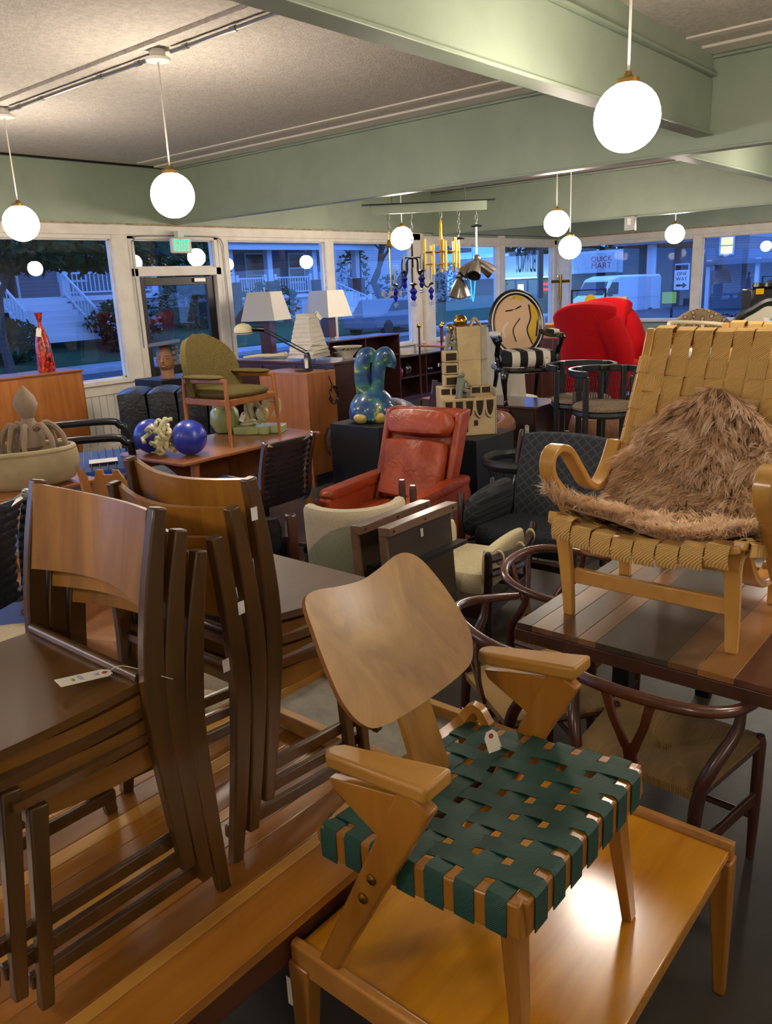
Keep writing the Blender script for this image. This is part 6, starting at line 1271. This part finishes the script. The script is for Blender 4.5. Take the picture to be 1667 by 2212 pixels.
t = thing('cream_chair', 'cream linen seat glimpsed between the two chair stacks', 'chair', (1.75, 2.24, 0), radians(20)); part('seat', MB().puff((0, 0, .40), (.5, .5, .12), .4, 8), 'oatmeal', t); part('back', MB().puff((-.22, 0, .62), (.09, .5, .40), .4, 8, rotm(0, -.2, 0)), 'oatmeal', t)
for sx in (-1, 1):
    for sy in (-1, 1): part('leg', MB().tube([(sx*.2, sy*.2, .36), (sx*.21, sy*.21, 0)], .018, 8), 'mahogany', t)
# ---- right background
mt, nt, b = newmat('floral'); tc = N(nt, 'ShaderNodeTexCoord'); vo = N(nt, 'ShaderNodeTexVoronoi', i={'Scale': 15}); nt.links.new(tc.outputs['Object'], vo.inputs['Vector']); rp = N(nt, 'ShaderNodeValToRGB'); rp.color_ramp.interpolation = 'CONSTANT'; e = rp.color_ramp.elements; e[0].color = lin('b3a184'); e[1].position = .30; e[1].color = lin('4a362c'); k = e.new(.42); k.color = lin('8f7c5e'); nt.links.new(vo.outputs['Distance'], rp.inputs[0]); nt.links.new(rp.outputs[0], b.inputs['Base Color']); b.inputs['Roughness'].default_value = .95
t = thing('floral_armchair', 'armchair in beige and brown floral cloth with an arched back', 'armchair', (10.25, 3.42, .35), radians(215))
def fb(u, v): a = (u-.5)*2; return (-.3+.22*a*a-.1*v, a*(.52-.02*v), .2+v*(.80-.34*a*a))
part('back', MB().sheet(fb, 18, 10, .12), 'floral', t, subsurf=1); part('seat', MB().puff((.05, 0, .30), (.6, .7, .22), .4, 8), 'floral', t)
for s in (-1, 1): part('arm', MB().puff((.05, s*.42, .42), (.62, .16, .26), .5, 8), 'floral', t)
part('base', MB().box(-.35, .3, -.42, .42, 0, .2), 'rosewood', t)
one('platform', MB().box(-.5, .5, -.55, .55, 0, .35), 'rosewood', 'low dark platform under the floral armchair', 'platform', (10.25, 3.42, 0), radians(35))
plain('teal_cloth', '6d8c84', .9); plain('ochre_cloth', '9a7420', .9); plain('pale_cloth', 'b9b4a2', .9)
t = thing('patterned_chair', 'chair with black frame and teal, ochre and white cloth back at the right edge', 'chair', (8.35, 2.10, .35), radians(215))
arch = cr([(-.36, .30, 0), (-.35, .80, 0), (-.28, .98, 0), (-.15, 1.06, 0), (.0, 1.13, 0), (.15, 1.06, 0), (.28, .98, 0), (.35, .80, 0), (.36, .30, 0)], 4)
part('back_frame', MB().tube([(-.25-.12*p.y, p.x, p.y) for p in arch], .04, 8), 'black_ash', t)
poly = [(p.x*.92, .33+(p.y-.33)*.95) for p in arch]; bp_ = part('back_cloth', MB().prism(poly, lambda a, c_: (-.25-.12*c_-.01, a, c_), lambda a, c_: (-.25-.12*c_+.012, a, c_)), 'pale_cloth', t, smooth=0)
def blob(cx, cy, r, mat, seed):
    R = random.Random(seed); n = 18; pp = [(cx+r*(1+.28*sin(3*2*pi*k/n+seed)+.12*R.gauss(0, 1))*cos(2*pi*k/n), cy+r*(1+.25*sin(2*2*pi*k/n+seed))*sin(2*pi*k/n)) for k in range(n)]
    pp = [(max(-.32, min(.32, a)), min(c_, 1.0)) for a, c_ in pp]
    part('cloth_shape', MB().prism(pp, lambda a, c_: (-.25-.12*c_+.012, a, c_), lambda a, c_: (-.25-.12*c_+.016+.001*seed, a, c_)), mat, bp_, smooth=0)
blob(.14, .86, .17, 'teal_cloth', 1); blob(-.12, .72, .15, 'ochre_cloth', 2); blob(-.02, .93, .05, 'pop_white', 3); blob(.05, .62, .06, 'pop_black', 4)
part('seat', MB().puff((.05, 0, .35), (.6, .6, .16), .4, 8), 'teal_cloth', t); part('base', MB().box(-.28, .3, -.3, .3, 0, .27), 'black_ash', t)
one('platform', MB().box(-.45, .45, -.5, .5, 0, .35), 'rosewood', 'low dark platform under the teal patterned chair', 'platform', (8.35, 2.10, 0), radians(35))
t = thing('cabinet', 'brown slatted low cabinet left of the scarlet chair with a wooden bowl', 'cabinet', (9.1, 4.75, 0)); part('carcass', MB().box(0, .45, 0, 1.2, .1, 1.10), 'teak', t, bevel=.003)
for k in range(8): part('slat', MB().box(-.012, -.001, .02+.147*k, .155+.147*k, .12, 1.08), 'mahogany', t, bevel=.002)
pot('bowl', 'turned wooden bowl on the slatted cabinet by the scarlet chair', (9.32, 5.05, 1.10), [(.06, 0), (.12, .04), (.165, .11), (.17, .14), (.155, .14), (.1, .05)], 'pine', 'bowl')
emit('amber_bulb', 'e8b020', .7)
t = thing('frame_lamp', 'black square frame lamp with a yellow ball against the window', 'lamp', (11.5, 5.62, 0), radians(-50)); part('frame', MB().tube([(-.25, 0, 1.0), (-.25, 0, 1.6), (.25, 0, 1.6), (.25, 0, 1.0)], .022, 6).tube([(-.25, 0, 1.0), (.25, 0, 1.0)], .022, 6), 'black_steel', t); part('stand', MB().tube([(0, 0, 0), (0, 0, 1.4)], .015, 6).box(-.2, .2, -.15, .15, 0, .03), 'black_steel', t); part('ball', MB().ball((.02, -.03, 1.45), .085, 16, 10), 'amber_bulb', t)
t = thing('driftwood', 'grey weathered driftwood block on end behind the scarlet chair', 'driftwood', (10.78, 4.86, 0), .3); part('trunk', MB().bar((0, 0, 0), (.02, .02, 1.12), .3, .3), 'stoneware_grey', t); part('wedge', MB().prismy([(-.36, 1.12), (.36, 1.12), (.16, 1.45), (-.02, 1.52)], -.15, .15), 'stoneware_grey', t, bevel=.02)
t = thing('bentwood_chair', 'pale bentwood arm rail on posts beside the floral armchair', 'chair', (9.35, 3.25, 0), radians(215)); part('arm_rail', MB().tube(cr([(.28, -.3, 1.17), (.1, -.32, 1.22), (-.25, -.2, 1.24), (-.28, .15, 1.22), (0, .32, 1.2), (.28, .3, 1.15)], 6), .022, 8), 'bone', t)
for p in ((.25, -.3), (.25, .3), (-.24, -.18), (-.25, .14)): part('post', MB().tube([(p[0], p[1], 0), (p[0], p[1], 1.2)], .018, 8), 'bone', t)
part('seat', MB().puff((0, 0, .9), (.5, .55, .1), .4, 6), 'offwhite', t)
t = thing('projector', 'black slide projector with an amber lens on a tall stand at the right edge', 'projector', (9.95, 2.72, 0), radians(40)); part('body', MB().box(-.14, .14, -.2, .2, 1.36, 1.58), 'gloss_black', t, bevel=.02); part('carousel', MB().lathe([(.13, 1.58), (.14, 1.6), (.13, 1.64), (.0, 1.64)], 20), 'gloss_black', t); part('lens', MB().box(-.16, -.14, .08, .16, 1.52, 1.58), 'amber_bulb', t); part('stand', MB().bar((0, 0, 0), (0, 0, 1.36), .12, .12), 'black_steel', t)
t = thing('window_pole', 'brass handled sash pole standing by the corner window post', 'pole', (15.2, 8.05, 0)); part('pole', MB().tube([(0, 0, 0), (0, 0, 1.75)], .03, 8), 'old_plaster', t); part('brass_cap', MB().tube([(0, 0, 1.35), (0, 0, 1.85)], .034, 8), 'old_brass', t); part('handle', MB().tube([(-.13, .13, 1.72), (.13, -.13, 1.72)], .03, 8), 'brass', t)
one('leather_bench', MB().puff((0, 0, .3), (.9, .5, .36), .35, 10, warp=lambda p: (p.x, p.y, p.z+.012*sin(p.x*28)*sin(p.y*28))), 'brown_leather', 'buttoned brown leather bench between the cabinet and the scarlet chair', 'bench', (7.5, 3.35, 0), radians(-50))
# ================================================================== CHANDELIERS
A0, A1 = V((7.52, 6.43, 2.645)), V((8.40, 5.41, 2.645))
bd = thing('hanging_board', 'green painted board hung below the beams carrying the chandelier chains', 'board', A0, atan2(A1.y-A0.y, A1.x-A0.x)); L = (A1-A0).length
part('board', MB().box(0, L, -.02, .02, -.05, .05), 'green_paint', bd, bevel=.004); part('angle_iron', MB().box(-.1, L+.1, -.05, .05, .05, .06), 'black_steel', bd)
for x in (.25, L-.25): part('hanger', MB().tube([(x, 0, .05), (x, 0, .63)], .008, 6), 'galvanised', bd)
plain('chain_metal', '8d9088', .4, .8); plain('candle', 'c8c2b4', .5); plain('tube_yellow', 'c9a84a', .3, .6); glass('clear_drop', 'eef4ff', .15, .05); plain('iron_black', '0e0f14', .4, .5); plain('steel_brushed', '8f8a84', .32, 1)
bg_ = glass('blue_drop', '4a5ae0', .12, .05)
def chain(t, z0, z1):
    m = MB(); n = max(2, int((z1-z0)/.05))
    for k in range(n):
        c = z0+(z1-z0)*(k+.5)/n; h = (z1-z0)/n*.68; ax = V((1, 0, 0)) if k % 2 else V((0, 1, 0))
        m.tube([V((0, 0, c))+ax*.014*cos(a)+V((0, 0, h*sin(a))) for a in [2*pi*i/10 for i in range(10)]], .0045, 5, True)
    part('chain', m, 'chain_metal', t)
def spot(f): return A0.lerp(A1, f)
RZ = atan2(A1.y-A0.y, A1.x-A0.x)
p = spot(.15); t = thing('chandelier', 'slim brass pole lamp with small cup shades at its foot', 'chandelier', (p.x, p.y, 1.66), RZ); chain(t, .72, .93); part('rod', MB().tube([(0, 0, 0), (0, 0, .74)], .008, 8), 'brass', t); part('canopy', MB().lathe([(.01, .56), (.06, .575), (.03, .60), (.02, .65)], 14, (0, 0, 0)), 'brass', t)
for k in range(3): a = 2*pi*k/3+.5; part('arm', MB().tube(cr([(0, 0, .02), (.06*cos(a), .06*sin(a), -.01), (.11*cos(a), .11*sin(a), .02)], 4), .006, 6), 'brass', t); part('cup_shade', MB().lathe([(.022, 0), (.03, .05), (.028, .05)], 12, (.11*cos(a), .11*sin(a), .02)), 'candle', t)
p = spot(.345); t = thing('chandelier', 'black iron candle chandelier hung with cobalt glass drops', 'chandelier', (p.x-.0, p.y, 1.76), RZ); t.scale = (1.12,)*3; chain(t, .43, .75); part('stem', MB().tube([(0, 0, -.02), (0, 0, .45)], .010, 8), 'iron_black', t)
for k in range(8):
    a = 2*pi*k/8; top = k % 2; r = .19 if not top else .13; z = .0 if not top else .13
    part('arm', MB().tube(cr([(0, 0, .30), (r*.55*cos(a), r*.55*sin(a), .30-.02), (r*.6*cos(a), r*.6*sin(a), z+.05), (r*.8*cos(a), r*.8*sin(a), z), (r*cos(a), r*sin(a), z+.03)], 5), .007, 6), 'iron_black', t)
    part('drip_pan', MB().lathe([(.008, 0), (.03, .01), (.032, .016), (.012, .03)], 12, (r*cos(a), r*sin(a), z+.02)), 'iron_black', t); part('candle', MB().tube([(r*cos(a), r*sin(a), z+.04), (r*cos(a), r*sin(a), z+.20)], .010, 8), 'candle', t)
    part('blue_drop', MB().lathe([(.006, 0), (.034, -.04), (.012, -.075), (.024, -.10), (.004, -.14)], 12, (r*cos(a), r*sin(a), z+.0)), 'blue_drop', t); part('clear_drop', MB().ball((r*cos(a), r*sin(a), z-.17), .026, 10, 7), 'clear_drop', t)
p = spot(.60); t = thing('chandelier', 'brass chandelier of upright yellow and glass tubes', 'chandelier', (p.x, p.y, 1.92), RZ); t.scale = (1.15,)*3; chain(t, .48, .59); part('stem', MB().tube([(0, 0, 0), (0, 0, .50)], .018, 8), 'brass', t)
for z in (.08, .20): part('ring', MB().tube([(.18*cos(2*pi*k/20), .18*sin(2*pi*k/20), z) for k in range(20)], .006, 6, True), 'old_brass', t)
for k in range(9):
    a = 2*pi*k/9; r = .18; dz = .03*(k % 3); part('yellow_tube', MB().tube([(r*cos(a), r*sin(a), -.02+dz), (r*cos(a), r*sin(a), .27+dz)], .014, 8), 'tube_yellow', t); part('glass_tube', MB().tube([(r*cos(a), r*sin(a), -.09+dz), (r*cos(a), r*sin(a), -.02+dz)], .016, 8), 'clear_drop', t); part('spoke', MB().tube([(0, 0, .2), (r*cos(a), r*sin(a), .2)], .004, 5), 'old_brass', t)
def tulips(label, f, z, rod, cone_az):
    p = spot(f); t = thing('chandelier', label, 'chandelier', (p.x, p.y, z), RZ, 'brushed steel cone pendants'); chain(t, rod, 2.60-z); part('rod', MB().tube([(0, 0, .1), (0, 0, rod+.02)], .010, 8), 'steel_brushed', t); part('hook_plate', MB().lathe([(.06, rod-.02), (.07, rod-.01), (.02, rod+.01)], 14), 'iron_black', t); part('hub', MB().ball((0, 0, .07), .045, 16, 10), 'steel_brushed', t)
    for az, tl in cone_az: part('cone_shade', MB().lathe([(.016, .0), (.045, -.035), (.068, -.12), (.082, -.23), (.077, -.23), (.062, -.12), (.03, -.035)], 22, (0, 0, .04), Matrix.Rotation(az, 3, 'Z') @ Matrix.Rotation(tl, 3, 'Y')), 'steel_brushed', t)
tulips('pair of brushed steel cones hanging lower, beside the brass chandelier', .755, 1.80, .50, ((2.6, .25), (.4, .3), (4.4, .3))); tulips('trio of brushed steel cones splayed out, nearest the corner window', .91, 1.99, .44, ((.0, -.9), (1.2, .75), (pi, -.85)))
emit('glow_cyan', '38b8ff', 1.6)
nl = thing('cyan_loop', 'pale cyan glowing loop hanging in the far window', 'neon light', (12.9, 8.625, 1.72), RZ); part('tube', MB().tube(cr([(0, 0, -.28), (.035, 0, 0), (.04, 0, .17), (0, 0, .25), (-.04, 0, .17), (-.035, 0, 0)], 6, True), .011, 8, True), 'glow_cyan', nl); part('wire', MB().tube([(0, 0, .25), (0, 0, .75)], .003, 4), 'iron_black', nl)  # cyan shape in the far pane, built as an emitting loop on a wire
# window lettering, seen from behind
lt = thing('window_lettering', 'dark letters on the far window pane, mirrored from inside', 'lettering', (14.95, YA+.02, 2.12)); text('lettering', 'BUYNO!', .62, 'dark_bronze', lt, Matrix.Rotation(pi, 4, 'Z') @ Matrix.Rotation(pi/2, 4, 'X') @ Matrix.Diagonal((.34, 1, 1, 1)), .001)
lt = thing('window_lettering', 'small dark date lettering on the pane behind the left lampshade, mirrored', 'lettering', (7.62, YA+.02, 1.26)); text('lettering', 'JULY 23', .10, 'dark_bronze', lt, Matrix.Rotation(pi, 4, 'Z') @ Matrix.Rotation(pi/2, 4, 'X') @ Matrix.Diagonal((.9, 1, 1, 1)), .001)
